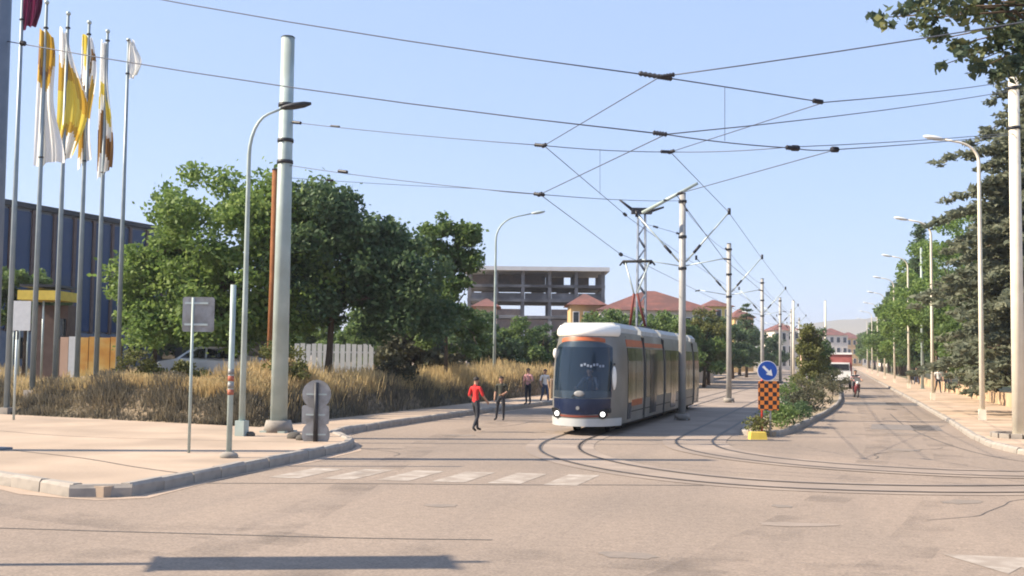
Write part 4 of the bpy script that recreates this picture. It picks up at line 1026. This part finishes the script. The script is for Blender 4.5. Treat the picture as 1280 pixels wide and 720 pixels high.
# off-frame anchor pole to the right
pF = base_at(1500, 600, 17, 0.12); an = empty('tram_pole', pF, 0, 'pole anchoring the span wire behind the overhanging tree', 'pole'); pole(an, 9.0, .16, .13, M['cream'])
FR = top_on(pF, -8)
sp = 'span wires over the junction'
wire([EL1, J1], 'upper span wire from the dark mast to the first junction clamp', None, .017, [(0, .975, .40, .05)], .12)
wire([J1, FR], 'wire from the first junction clamp into the overhanging tree', None, .016, [(0, .0, .25, .045)], .05)
wire([EL2, K1], 'lower span wire passing the flagpole tops and the thick corner pole', None, .017, [(0, .985, .25, .05), (0, .04, .12, .06)], .12)
wire([K1, top_on(pR, 113)], 'span wire from the second junction clamp to the cream tram pole', None, .016, [], .08)
wire([J2, top_on(pR, 101)], 'short span wire from the third clamp to the top of the cream tram pole', None, .016, [], .05)
wire([top_on(pL, 152), J3, J4, D(985, 184, 25), top_on(pR, 166)], 'long span wire from the thick corner pole across the tracks', None, .015, [(0, .03, .35, .05), (0, .20, .35, .03), (0, .97, .3, .05), (1, .92, .3, .05)], .04)
wire([top_on(pL, 206), K3, Vector((-5.7, 42.4, 8.3))], 'span wire from the corner pole to the first centre pole', None, .014, [(0, .24, .35, .05), (0, .98, .3, .05), (1, .8, .5, .03)], .06)
wire([top_on(pL, 222), D(600, 236, 30), K3], 'lowest thin span wire from the thick corner pole', None, .010, [(0, .22, .2, .04)], .02)
wire([K1, D(990, 185, 20.5), K2, top_on(pR, 168)], 'span wire linking two clamps and running to the cream pole', None, .015, [(1, .0, .2, .06), (1, .9, .2, .06), (0, .95, .25, .05)], .03)
wire([J1, D(935, 113, 20), J2], 'bracing wire between the two highest clamps', None, .016, [(0, .0, .25, .05), (1, .85, .25, .05)], .0)
# contact wires and their carriers, following the track curves
far_L = [Vector((-7.4, y, 7.35)) for y in (61, 88, 115, 142, 200, 300)]
far_Lc = [Vector((-7.4, y, 6.0)) for y in (61, 88, 115, 142, 200, 300)]
far_R = [Vector((-4.0, y, 7.75)) for y in (61, 88, 115, 142, 200, 300)]
far_Rc = [Vector((-4.0, y, 6.0)) for y in (61, 88, 115, 142, 200, 300)]
wire([J1, J3, D(787, 273, 41.5)]+far_L, 'carrier wire bending over the curve above the tram track', None, .014, [(1, .9, .55, .06), (0, .98, .25, .05)], .0)
wire([K1, K3, D(776, 318, 40), Vector((-7.4, 42.2, 6.02))]+far_Lc, 'contact wire meeting the tram pantograph', None, .014, [(1, .99, .3, .07), (0, .98, .25, .05)], .0)
wire([J2, J4, Vector((-4.0, 42.35, 7.85))]+far_R, 'carrier wire bending over the right hand track', None, .014, [(0, .97, .3, .05)], .0)
wire([K2, K4, Vector((-4.15, 42.35, 6.05))]+far_Rc, 'contact wire of the right hand track', None, .014, [(0, .95, .2, .04)], .0)
wire([D(906, 108, 19.7), D(906, 176, 20.2)], 'thin dropper hanging between two wires above the right hand track', None, .007)
wire([D(750, 186, 26.7), D(750, 243, 27.5)], 'thin dropper hanging above the tram', None, .007)
wire([Vector((-5.7, 42.4, 8.1)), Vector((-5.7, 61, 8.1)), Vector((-5.7, 88, 8.1)), Vector((-5.7, 115, 8.1)), Vector((-5.7, 142, 8.1)), Vector((-5.7, 200, 8.1))], 'feeder wire running from centre pole to centre pole', None, .012, [(0, .05, .4, .05), (0, .9, .4, .05)], .25)
wire([Vector((-7.4+.1, 42.4, 7.5)), Vector((-5.7, 42.4, 7.0))], 'short tie from the first centre pole to the carrier wire', None, .012, [(0, .3, .2, .05), (0, .85, .2, .05)])

# ---------------------------------------------------------------- buildings
def frame_pts(pxa, da, pxb, db, z=0):
    a, b_ = base_at(pxa, 440, da, z), base_at(pxb, 440, db, z); d = b_-a
    return a, math.atan2(d.y, d.x), d.length
# long blue building on the left
a, rz, L = frame_pts(-120, 66, 240, 92, 1.0)
bb = empty('blue_building', a, rz, 'long dark blue clad building behind the flagpoles', 'building')
BH = 10.9
MB().box((L/2, 6.3, BH/2), (L, 12, BH)).build('wall', M['greyband'], bb)
MB().box((L/2, .24, 1.3), (L+.04, .2, 2.6)).build('plinth', M['greyband'], bb)
n = 14; u = L/n; pm = MB().box((0, 0, 0), (u-.30, .14, BH-3.0)).mesh('cladding_panel', M['bluewall']); mm = MB().box((0, 0, 0), (.26, .26, BH-2.7)).mesh('mullion', M['bluetrim'])
for i in range(n):
    link('cladding_panel', pm, bb, (u*(i+.5), .22, 2.75+(BH-3.0)/2))
    link('mullion', mm, bb, (u*i+.0, .17, 2.6+(BH-2.7)/2))
MB().box((L/2, 6.3, BH+.17), (L+.5, 12.6, .34)).build('roof_edge', M['darkmetal'], bb)
for i in range(5): MB().box((0, 0, 0), (u*.8, .10, 1.4)).build('ground_window', M['glass'], bb, (u*(4+2*i+.5), .10, 1.5))

# unfinished concrete frame
conc = mat('raw_concrete', (.20, .195, .20), (.29, .28, .28), .9, .95, c3=(.10, .095, .095), scale3=.25); brickm = mat('brown_block_infill', (.20, .15, .125), (.27, .205, .17), 2.5, .95, c3=(.17, .14, .13), scale3=.6)
whiteslab = mat('pale_roof_slab', (.62, .60, .58), (.70, .68, .66), 1, .8)
a, rz, L = frame_pts(583, 140, 756, 140, 0)
cb = empty('concrete_frame_building', a, rz, 'unfinished grey concrete frame building with a pale roof slab', 'building')
zf = [0, 4.3, 7.3, 9.4, 11.2, 13.2]; DP = 11
for z in zf[1:5]: MB().box((L/2, DP/2, z), (L, DP, .35)).build('floor_slab', conc, cb)
MB().box((L/2, DP/2-.1, 13.35), (L+1.0, DP+1.2, .5)).build('roof_slab', whiteslab, cb)
nc = 6
for i in range(nc):
    for j in range(3):
        MB().box((0, 0, 6.55), (.42, .42, 13.1)).build('column', conc, cb, (.25+(L-.5)*i/(nc-1), .25+(DP-.5)*j/2, 0))
for i in range(nc-1):     # infill on the lower floors, gaps above
    x0 = .25+(L-.5)*i/(nc-1)+.25; x1 = .25+(L-.5)*(i+1)/(nc-1)-.25
    MB().box(((x0+x1)/2, .35, 3.5), (x1-x0, .2, 7.0)).build('infill', brickm, cb)
    if i in (0, 4): MB().box(((x0+x1)/2, .35, 8.15), (x1-x0, .2, 1.3)).build('infill', brickm, cb)
    if i in (1, 3): MB().box(((x0+x1)/2, .35, 7.9), (x1-x0, .2, .8)).build('infill', brickm, cb)
    MB().box(((x0+x1)/2, .4, 9.95), (x1-x0, .14, .75)).build('parapet', conc, cb)
    if i != 2: MB().box(((x0+x1)/2-.5, DP-.6, 12.2), ((x1-x0)*.75, .2, 1.7)).build('infill', brickm, cb)
    if i in (0, 2, 3): MB().box(((x0+x1)/2+.4, DP-.6, 10.2), ((x1-x0)*.6, .2, 1.6)).build('infill', brickm, cb)
MB().box((L*.30, DP*.55, 12.25), (L*.55, .2, 1.55)).build('inner_wall', brickm, cb)

roofm = mat('red_roof_tiles', (.145, .060, .048), (.215, .090, .072), 2.2, .9, c3=(.12, .060, .052), scale3=.5)
def house(name, label, pxa, pxb, dep, y_eave, y_ridge, wm, storeys=2, win=4, depth=9, rm=None, group=None, db=None, balcony=False, base=0.0):
    a, rz, L = frame_pts(pxa, dep, pxb, db or dep, base); db = db or dep
    k = S((dep+db)/2); hx = 447+.012*((pxa+pxb)/2-640)*1.0; ez = CH+(hx-y_eave)*k-base; rz_ = CH+(hx-y_ridge)*k-base
    root = empty(name, a, rz, label, 'house' if storeys < 4 else 'building', group)
    wl = MB().box((L/2, depth/2, ez/2), (L, depth, ez)).build('wall', wm, root)
    o_ = .5; rd = min(L, depth)*.45
    b = MB(); b.add([(-o_, -o_, ez), (L+o_, -o_, ez), (L+o_, depth+o_, ez), (-o_, depth+o_, ez), (rd, depth/2, rz_), (L-rd, depth/2, rz_)],
                    [(0, 1, 5, 4), (1, 2, 5), (2, 3, 4, 5), (3, 0, 4), (3, 2, 1, 0)]); b.build('roof', rm or roofm, root)
    sh = ez/storeys
    for s in range(storeys):
        for i in range(win):
            x = L*(i+.5)/win; z = sh*(s+.55); w_, h_ = min(1.2, L/win*.5), sh*.5
            f_ = MB().box((0, -.02, 0), (w_+.16, .10, h_+.16)).build('window', M['white'], root, (x, 0, z)); MB().box((0, -.075, 0), (w_, .03, h_)).build('pane', M['glass'], f_)
        if balcony and s: MB().box((L/2, -.55, sh*s+.45), (L*.9, 1.0, .9)).build('balcony', whiteslab, root)
    return root
ycol = mat('ochre_render', (.50, .33, .14), (.58, .40, .19), .6, .9, c3=(.42, .29, .15), scale3=.3); ycol2 = mat('yellow_render', (.66, .52, .16), (.72, .58, .20), 1, .9)
pcol = mat('pink_render', (.62, .40, .28), (.68, .46, .33), 1, .9); wcol = mat('pale_render', (.60, .54, .47), (.68, .62, .54), 1, .9)
house('yellow_house', 'ochre yellow house just above the white roof visor of the tram', 713, 753, 118, 382, 366, ycol, 2, 3, 7)
house('red_roofed_building', 'long house with a wide dull red tiled roof behind the pantograph', 750, 892, 108, 389, 360, wcol, 2, 11, 12, balcony=True)
house('apartment_building', 'narrow yellow apartment house behind the second centre pole', 882, 915, 170, 384, 374, ycol2, 4, 3, 9)
house('pink_house', 'small pinkish house left of the unfinished building, behind the lamp', 594, 619, 112, 384, 372, pcol, 2, 2, 7)
house('tower_house', 'low pale yellow house beyond the third centre pole', 918, 942, 200, 398, 386, ycol, 3, 2, 8)
gf = 'distant houses at the end of the avenue'
for pa, pb, dp, ye, yr, wm in ((968, 1000, 260, 414, 404, wcol), (1002, 1030, 330, 418, 409, pcol), (1028, 1060, 420, 420, 411, wcol), (1052, 1078, 520, 424, 416, ycol), (1066, 1090, 640, 430, 423, wcol), (1082, 1108, 760, 434, 428, pcol)):
    house('distant_house', 'small pale red roofed house far down the avenue', pa, pb, dp, ye, yr, wm, 3, 4, 12, group=gf)
for pa, pb, dp, ye in ((1108, 1150, 500, 425), (1150, 1200, 420, 424), (1200, 1260, 380, 425)):
    house('distant_house', 'pale far house hidden behind the right hand trees', pa, pb, dp, ye, ye-7, wcol, 3, 5, 12, group='far houses behind the right trees')

# hills at the end
b = MB(); nxx, nyy = 60, 8; V = []
for j in range(nyy+1):
    for i in range(nxx+1):
        x = -1500+i*60; y = 2300+j*160
        h = (1-((j-4)/4.5)**2)*(105+16*math.sin(x*.0082+.4)+8*math.sin(x*.021+j))*math.exp(-((x-80)/420)**2); V.append((x, y, h-3))
b.add(V, [(j*(nxx+1)+i, j*(nxx+1)+i+1, (j+1)*(nxx+1)+i+1, (j+1)*(nxx+1)+i) for j in range(nyy) for i in range(nxx)], 0, True)
tag(b.build('hills', mat('hill_scrub', (.16, .15, .09), (.26, .22, .14), .01, .95)), kind='structure')

# ---------------------------------------------------------------- lot furniture on the left
kb = lot_base(22, 50); kz = kb.z
ki = empty('kiosk', kb, YAW, 'small kiosk with a yellow canopy behind the flagpoles', 'kiosk')
k = S(50)
zz = lambda py: CH+(439-py)*k-kz
MB().box((24*k, 1.0, zz(369)), (50*k, 2.4, .42)).build('canopy', M['yellow'], ki)
MB().box((24*k, 1.0, zz(357)), (46*k, 2.3, .12)).build('canopy_roof', M['darkmetal'], ki)
for x in (1, 30, 47): MB().tube([(x*k, .0, 0), (x*k, .0, zz(376))], .05, 8).build('post', M['galv'], ki)
MB().box((25*k, 1.7, zz(380)/2), (44*k, .9, zz(380))).build('booth', M['bluetrim'], ki)
MB().box((40*k, 1.22, zz(410)), (10*k, .06, .9)).build('hatch', M['glass'], ki)
o = MB().box((0, 0, 0), (23*k, .06, 35*k)); wb = empty('white_board', lot_base(24, 47), YAW, 'blank white board on two legs in front of the kiosk', 'board')
bzz = CH+(439-395)*S(47)-wb.location.z
o.build('panel', M['white'], wb, (0, 0, bzz))
for s in (-1, 1): MB().tube([(.3*s, .05, -.1), (.3*s, .05, bzz)], .03, 8).build('leg', M['galv'], wb)
# hoarding panels
hd = empty('site_hoarding', lot_base(75, 50), YAW, 'low hoarding of white and orange panels between the flagpoles and the blue building', 'hoarding')
orm = mat('orange_hoarding', (.70, .36, .08), (.60, .28, .06), 3, .8, c3=(.72, .48, .16), scale3=1.2)
for i, (x0, x1, mt) in enumerate(((0, 10, 'p'), (10.6, 20, 'w'), (22, 35, 'o'), (36, 48, 'o'), (49, 62, 'o'), (63, 76, 'o'))):
    MB().box(((x0+x1)/2*k, 0, .95), ((x1-x0)*k, .06, 1.9+.06*(i % 2))).build('panel', M['white'] if mt == 'w' else orm if mt == 'o' else pcol, hd)
    MB().box((x1*k+.02, .05, .95), (.07, .07, 2.0)).build('post', M['darkmetal'], hd)
# white fence behind the dark tree
wf = empty('white_fence', lot_base(368, 58), YAW, 'white board fence glimpsed under the dark tree', 'fence'); k2 = S(58); nbd = 14
for i in range(nbd):
    x0 = 0+i*100*k2/nbd; MB().box((x0+.12, 0, .85), (100*k2/nbd-.06, .05, 1.75+.05*math.sin(i*2.2))).build('board', M['white'], wf)
MB().box((50*k2, .06, 1.3), (100*k2, .04, .1)).build('rail', M['white'], wf)
wf2 = empty('white_fence', lot_base(306, 49), YAW, 'pale board fence behind the lamp post beside the silver car', 'fence')
for i in range(6): MB().box((i*.26, 0, .8), (.22, .05, 1.7+.04*math.sin(i*2))).build('board', M['backsign'], wf2)
MB().box((.65, .06, 1.2), (1.5, .04, .1)).build('rail', M['backsign'], wf2)
ru = empty('tall_stump', lot_base(338, 43), 0, 'tall rust brown post right behind the thick corner pole', 'post')
MB().tube([(0, 0, -.1), (.03, 0, 4), (0, 0, 8.2)], [.16, .14, .11], 10).build('post', mat('rust_brown', (.20, .075, .025), (.28, .11, .04), 3, .9), ru)
MB().tube([(0, 0, 8.2), (0, 0, 8.26)], [.13, .10], 10).build('cap', M['darkmetal'], ru)

# parked car
def car(name, label, loc, rz, paint):
    root = empty(name, loc, rz, label, 'car')
    prof = [(-2.1, .30), (-2.12, .62), (-2.0, .82), (-1.35, .93), (-.75, 1.36), (-.45, 1.43), (.75, 1.43), (1.35, 1.08), (1.95, .98), (2.08, .80), (2.1, .32)]
    b = MB(); n = len(prof); hw_ = .84; vs = []
    for s, q in ((-1, 1), (1, 1)):
        for x, z in prof: vs.append((x, s*hw_*(1 if z < 1.0 else .86), z))
    fs = [tuple(range(n)), tuple(reversed(range(n, 2*n)))]+[(i, n+i, n+(i+1) % n, (i+1) % n) for i in range(n)]
    b.add(vs, fs); b.build('body', paint, root)
    for s in (-1, 1):
        for pts in ([(-1.18, .96), (-.72, 1.31), (-.20, 1.36), (-.20, .96)], [(-.12, .96), (-.12, 1.36), (.68, 1.36), (1.12, 1.06), (1.1, .96)]):
            P_ = [(x, s*(hw_*(.865 if z > 1.0 else .985)+.004), z) for x, z in pts]
            if s < 0: P_.reverse()
            w_ = MB(); w_.slabp(P_, (0, s, 0), .012); w_.build('window', M['glass'], root)
        for x in (-1.3, 1.3):
            t_ = MB().tube([(x, s*.66, .31), (x, s*.87, .31)], [.31, .31], 18).build('wheel', M['darkmetal'], root)
            MB().tube([(x, s*.86, .31), (x, s*.885, .31)], [.19, .17], 14).build('rim', M['backsign'], t_)
        MB().ball((-2.02, s*.60, .72), (.10, .18, .10), 0, 8, 6).build('headlight', M['white'], root)
        MB().ball((2.03, s*.62, .80), (.07, .14, .12), 0, 8, 6).build('tail_light', M['red'], root)
    MB().slabp([(-1.30, -.70, .97), (-.78, -.66, 1.35), (-.78, .66, 1.35), (-1.30, .70, .97)], (-.6, 0, .8), .012).build('windscreen', M['glass'], root)
    MB().box((-2.1, 0, .45), (.10, 1.5, .16)).build('bumper', M['darkmetal'], root)
    return root
car('parked_car', 'silver car parked in the long grass behind the square sign', lot_base(266, 46.5)+Vector((0, 0, .05)), YAW+.12, mat('silver_paint', (.50, .51, .52), (.56, .57, .58), 2, .3, .4))

# fence and wall along the right pavement, low platform beyond the tram
rwl = empty('garden_wall', (7.9, 38, .12), 0, 'low sandy garden wall between the right pavement and the trees', 'wall')
sand = mat('sandy_wall', (.48, .33, .20), (.58, .42, .27), 1.4, .95, bump=.4, c3=(.40, .28, .17), scale3=.6)
for i in range(30):
    y = i*2.8; hh = .62+.06*math.sin(i*1.7)
    MB().box((0, 0, hh/2), (.25, 2.74, hh)).build('wall_panel', sand, rwl, (.25*math.sin(i*.2), y, 0)); 
lw = empty('garden_wall', (-13.9, 58, .17), 0, 'low pale wall beyond the rear of the tram, below the dark trees', 'wall')
for i in range(26): MB().box((0, 0, .5), (.22, 2.9, 1.0+.05*math.sin(i*2))).build('wall_panel', sand, lw, (-.6, i*2.95, 0))

# ---------------------------------------------------------------- people
SK = mat('skin', (.42, .24, .16), None, rough=.6); HAIR = mat('dark_hair', (.02, .015, .012), None, rough=.7); SHOE = mat('dark_shoe', (.03, .03, .032), None, rough=.6)
BASE = dict(pelvis=(0, 0, .95, .135), waist=(0, 0, 1.10, .125), chest=(0, .0, 1.32, .150), neck=(0, -.01, 1.49, .058), jaw=(0, .015, 1.56, .066), head=(0, .02, 1.645, .092), crown=(0, .0, 1.72, .07))
def person(name, label, loc, rz, shirt, trousers, H_=1.75, pose=None, long_sleeve=False, group=None, parent=None, shorts=False, hair=True):
    """pose: dict of joint -> (x,y,z); y is forward"""
    J = dict(BASE)
    for s, n_ in ((-1, 'l'), (1, 'r')):
        J.update({'sh'+n_: (.185*s, 0, 1.42, .066), 'el'+n_: (.235*s, -.02, 1.14, .048), 'wr'+n_: (.245*s, .06, .90, .034), 'ha'+n_: (.245*s, .08, .82, .036),
                  'hi'+n_: (.095*s, 0, .90, .098), 'kn'+n_: (.10*s, .02, .50, .064), 'an'+n_: (.105*s, -.02, .09, .044), 'to'+n_: (.12*s, .15, .045, .038)})
    for k_, v in (pose or {}).items(): J[k_] = tuple(v)+(J[k_][3],)
    E_ = [('pelvis', 'waist', 0), ('waist', 'chest', 0), ('chest', 'neck', 0), ('neck', 'jaw', 2), ('jaw', 'head', 2), ('head', 'crown', 2)]
    for n_ in 'lr':
        E_ += [('chest', 'sh'+n_, 0), ('sh'+n_, 'el'+n_, 0), ('el'+n_, 'wr'+n_, 0 if long_sleeve else 2), ('wr'+n_, 'ha'+n_, 2), ('pelvis', 'hi'+n_, 1), ('hi'+n_, 'kn'+n_, 1), ('kn'+n_, 'an'+n_, 2 if shorts else 1), ('an'+n_, 'to'+n_, 3)]
    names = list(J); me = bpy.data.meshes.new('skeleton'); me.from_pydata([J[n_][:3] for n_ in names], [(names.index(a), names.index(b_)) for a, b_, _ in E_], [])
    tmp = bpy.data.objects.new('skeleton', me); COL.objects.link(tmp)
    sk = tmp.modifiers.new('Skin', 'SKIN'); sk.use_smooth_shade = True; sk.branch_smoothing = .6
    for i, n_ in enumerate(names):
        v = me.skin_vertices[0].data[i]; r = J[n_][3]; v.radius = (r, r*(.78 if n_ in ('pelvis', 'waist', 'chest') else 1)); v.use_root = (n_ == 'pelvis')
    sb = tmp.modifiers.new('Sub', 'SUBSURF'); sb.levels = 2; sb.render_levels = 2
    dg = bpy.context.evaluated_depsgraph_get(); ev = tmp.evaluated_get(dg); body = bpy.data.meshes.new_from_object(ev)
    bpy.data.objects.remove(tmp)
    b = MB(); b.v = [tuple(v.co) for v in body.vertices]
    segs = [(Vector(J[a][:3]), Vector(J[c][:3]), mi) for a, c, mi in E_]
    for p_ in body.polygons:
        c = p_.center; best = 0; bd_ = 9
        for a, e, mi in segs:
            d = e-a; t = max(0, min(1, (c-a).dot(d)/max(d.length_squared, 1e-9))); dd = (a+d*t-c).length
            if dd < bd_: bd_ = dd; best = mi
        b.f.append(tuple(p_.vertices)); b.m.append(best); b.s.append(True)
    bpy.data.meshes.remove(body)
    # hands: five short unequal fingers; face: nose, ears, eyes
    for s, n_ in ((-1, 'l'), (1, 'r')):
        h_ = Vector(J['ha'+n_][:3]); d = (h_-Vector(J['wr'+n_][:3])).normalized(); sd_ = d.cross(Vector((1, 0, 0))); sd_ = sd_.normalized() if sd_.length > .1 else Vector((0, 1, 0))
        inn = sd_.cross(d)*(-s)
        for k_, l in enumerate((.065, .078, .072, .055)):
            f0 = h_+sd_*(-.027+.018*k_)+d*.01; b.tube([f0, f0+d*l*.55, f0+d*l*.95+inn*.018], [.010, .0095, .007], 5, 2)
        f0 = h_-sd_*.034-d*.01; b.tube([f0, f0-sd_*.022+d*.03, f0-sd_*.020+d*.055], [.011, .010, .008], 5, 2)
    hd_ = Vector(J['head'][:3]); b.ball(hd_+Vector((0, .094, -.015)), (.013, .02, .02), 2, 6, 5)
    for s in (-1, 1): b.ball(hd_+Vector((.09*s, 0, -.01)), (.012, .02, .03), 2, 6, 5); b.ball(hd_+Vector((.033*s, .083, .008)), (.013, .010, .008), 4, 6, 4)
    b.tube([hd_+Vector((-.024, .083, -.062)), hd_+Vector((.024, .083, -.062))], .007, 5, 4)
    root = b.build(name, [shirt, trousers, SK, SHOE, HAIR], parent, loc, rz); k_ = H_/1.78; root.scale = (k_, k_, k_)
    if not parent: tag(root, label, 'person', group)
    if hair:
        hb = MB(); n_u, n_v = 12, 5; vs = []
        for i in range(n_v+1):
            a = math.pi*.56*i/n_v
            for q in range(n_u):
                c = 2*math.pi*q/n_u; rr = .101
                z = rr*math.cos(a)*1.05; y_ = rr*math.sin(a)*math.sin(c)
                if y_ > .03 and z < .045: z = .045+.2*(z-.045)
                vs.append(hd_+Vector((rr*math.sin(a)*math.cos(c), y_-.008, z+.014)))
        hb.add(vs, [(i*n_u+q, (i+1)*n_u+q, (i+1)*n_u+(q+1) % n_u, i*n_u+(q+1) % n_u) for i in range(n_v) for q in range(n_u)], 0, True); hb.build('hair', HAIR, root)
    return root
redm = mat('red_shirt', (.62, .03, .03), (.52, .025, .025), 6, .85); dgrey = mat('dark_trousers', (.022, .024, .03), (.04, .042, .05), 6, .85); olivem = mat('dark_olive_shirt', (.035, .04, .028), (.06, .06, .045), 6, .85)
whitec = mat('white_cloth', (.68, .66, .62), None, rough=.85); pinkc = mat('pink_cloth', (.62, .32, .30), None, rough=.85); bluec = mat('denim', (.05, .07, .12), (.07, .09, .15), 6, .85); striped = mat('striped_top', (.55, .10, .10), None, rough=.85)
walk = dict(knl=(-.11, .16, .52), anl=(-.12, .22, .10), tol=(-.13, .39, .06), knr=(.12, -.02, .50), anr=(.16, -.26, .14), tor=(.18, -.14, .05), hil=(-.095, .02, .9), elr=(.27, .06, 1.16), wrr=(.26, .24, .98), har=(.25, .30, .93), ell=(-.26, -.14, 1.15), wrl=(-.27, -.10, .92), hal=(-.27, -.07, .85))
rp_ = G(594, 540)
person('person', 'person in a red shirt and dark trousers stepping across the road', rp_, YAW-.75, redm, dgrey, 1.70, dict(walk, ell=(-.25, -.05, 1.15), wrl=(-.16, .10, 1.02), hal=(-.10, .13, .98), **{}))
person('person', 'person in a dark olive top and dark trousers standing by the kerb', G(626, 526), YAW+2.9, olivem, dgrey, 1.62, dict(wrl=(-.12, .16, 1.04), hal=(-.05, .18, 1.02), anr=(.19, .0, .09), tor=(.23, .16, .045), knr=(.15, .03, .5)))
person('person', 'person in a pink top waiting on the pavement left of the tram', G(660, 506, .17), YAW+2.6, pinkc, dgrey, 1.66, dict(wrl=(-.15, .18, 1.1), hal=(-.08, .2, 1.12)))
person('person', 'person in a white top beside the one in pink at the tram', G(681, 505, .02), YAW+3.4, whitec, bluec, 1.72, walk)
person('person', 'person in a pale top walking on the right pavement, taller of the couple', Vector((6.6, 84, .12)), math.pi+.15, whitec, dgrey, 1.78, walk)
person('person', 'person in dark clothes walking beside the pale one on the right pavement', Vector((7.25, 84.6, .12)), math.pi-.1, olivem, dgrey, 1.72, walk)
person('person', 'person in a pink top far along the right pavement', Vector((6.3, 112, .12)), .2, pinkc, dgrey, 1.7, walk)
person('person', 'person in a white top far along the right pavement', Vector((7.0, 113.5, .12)), .3, whitec, bluec, 1.68, walk)

# scooter with rider beyond the island
sp_ = G(1070, 497); scoot = empty('scooter', sp_, math.pi+.15, 'small motor scooter coming down the right lane', 'scooter')
for y in (-.60, .62):
    t_ = MB(); n = 20; vs = []
    for i in range(n):
        a = 2*math.pi*i/n
        for j in range(6):
            c = 2*math.pi*j/6; r = .215+.05*math.cos(c); vs.append((.05*math.sin(c), y+r*math.cos(a), .265+r*math.sin(a)))
    t_.add(vs, [(i*6+j, i*6+(j+1) % 6, ((i+1) % n)*6+(j+1) % 6, ((i+1) % n)*6+j) for i in range(n) for j in range(6)], 0, True); w_ = t_.build('wheel', SHOE, scoot)
    MB().tube([(-.04, y, .265), (.04, y, .265)], [.13, .13], 12).build('hub', M['backsign'], w_)
bd_ = MB(); bd_.tube([(0, -.85, .70), (0, -.45, .62), (0, -.1, .42), (0, .25, .32), (0, .42, .55), (0, .50, .95)], [.10, .19, .15, .13, .17, .12], 10); bd_.build('body', mat('scooter_maroon', (.14, .03, .035), None, rough=.4), scoot)
MB().ball((0, -.38, .80), (.15, .40, .08), 0, 12, 6).build('seat', SHOE, scoot)
MB().tube([(-.36, .36, 1.06), (0, .48, 1.0), (.36, .36, 1.06)], .02, 6).build('handlebar', M['darkmetal'], scoot)
MB().tube([(0, .50, .95), (0, .62, .30)], .035, 6).build('fork', M['darkmetal'], scoot)
MB().ball((0, .60, .93), (.10, .08, .10), 0, 10, 6).build('headlight', M['white'], scoot)
MB().box((0, .55, 1.14), (.36, .02, .3)).build('windshield', M['backsign'], scoot)
ride = dict(pelvis=(0, -.35, .93), waist=(0, -.32, 1.08), chest=(0, -.25, 1.30), neck=(0, -.20, 1.46), jaw=(0, -.17, 1.53), head=(0, -.16, 1.615), crown=(0, -.18, 1.69))
for s, n_ in ((-1, 'l'), (1, 'r')):
    ride.update({'sh'+n_: (.185*s, -.22, 1.40), 'el'+n_: (.30*s, .02, 1.16), 'wr'+n_: (.33*s, .28, 1.07), 'ha'+n_: (.34*s, .36, 1.07), 'hi'+n_: (.11*s, -.30, .88), 'kn'+n_: (.20*s, .12, .80), 'an'+n_: (.17*s, .14, .40), 'to'+n_: (.17*s, .30, .36)})
sm = bpy.data.materials.new('striped_shirt'); sm.use_nodes = True; t = sm.node_tree; wv = t.nodes.new('ShaderNodeTexWave'); wv.bands_direction = 'Z'; wv.inputs['Scale'].default_value = 1.6
tcc = t.nodes.new('ShaderNodeTexCoord'); rpp = t.nodes.new('ShaderNodeValToRGB'); rpp.color_ramp.interpolation = 'CONSTANT'; rpp.color_ramp.elements[0].color = (.02, .02, .025, 1); rpp.color_ramp.elements[1].position = .4; rpp.color_ramp.elements[1].color = (.60, .60, .58, 1)
e_ = rpp.color_ramp.elements.new(.75); e_.color = (.45, .10, .10, 1)
t.links.new(tcc.outputs['Object'], wv.inputs[0]); t.links.new(wv.outputs[0], rpp.inputs[0]); t.links.new(rpp.outputs[0], t.nodes['Principled BSDF'].inputs['Base Color'])
person('person', 'rider in a striped shirt sitting on the motor scooter', sp_, math.pi+.15, sm, dgrey, 1.78, ride)
# small truck behind the rider
tk = empty('truck', (-.0, 96, 0), 0, 'small red and white box truck coming down the avenue behind the scooter', 'truck')
MB().box((0, 2.9, 1.75), (1.95, 3.6, 2.2)).build('cargo_box', mat('truck_red', (.26, .07, .06), (.34, .11, .10), 1.5, .7), tk)
MB().box((0, .95, .95), (1.75, 1.5, 1.0)).build('cab', M['white'], tk); MB().box((0, 1.0, 1.8), (1.65, 1.3, .72), 0, 0, .92).build('cab_roof', M['white'], tk)
MB().box((0, .30, 1.78), (1.45, .06, .5)).build('windscreen', M['glass'], tk); MB().box((0, .17, .55), (1.78, .10, .3)).build('bumper', M['darkmetal'], tk)
for s in (-1, 1):
    MB().box((.65*s, .17, .9), (.28, .06, .2)).build('headlight', M['white'], tk)
    for y in (.9, 3.9): MB().tube([(.70*s, y, .36), (.92*s, y, .36)], [.36, .36], 16).build('wheel', SHOE, tk)
MB().box((0, 1.02, 2.9), (1.97, .06, .16)).build('white_stripe', M['white'], tk)

# ---------------------------------------------------------------- haze: closed box of thin air round the whole scene
hzm = bpy.data.materials.new('thin_haze'); hzm.use_nodes = True; t = hzm.node_tree; t.nodes.remove(t.nodes['Principled BSDF'])
pv = t.nodes.new('ShaderNodeVolumePrincipled'); pv.inputs['Color'].default_value = (.86, .90, 1.0, 1); pv.inputs['Density'].default_value = .0003; pv.inputs['Anisotropy'].default_value = .2
t.links.new(pv.outputs[0], t.nodes['Material Output'].inputs['Volume'])
hz_o = MB().box((0, 1900, 63), (6400, 5000, 130)).build('haze', hzm); tag(hz_o, 'thin pale summer haze over the avenue and the hills', 'haze', kind='stuff')
person('person', 'driver sitting behind the windscreen of the tram', Vector((-7.3, 33.62, .22)), math.pi, bluec, dgrey, 1.72, {k_: (v[0], v[1]+.35, v[2]+.12) if len(v) == 3 else v for k_, v in ride.items()}, True)
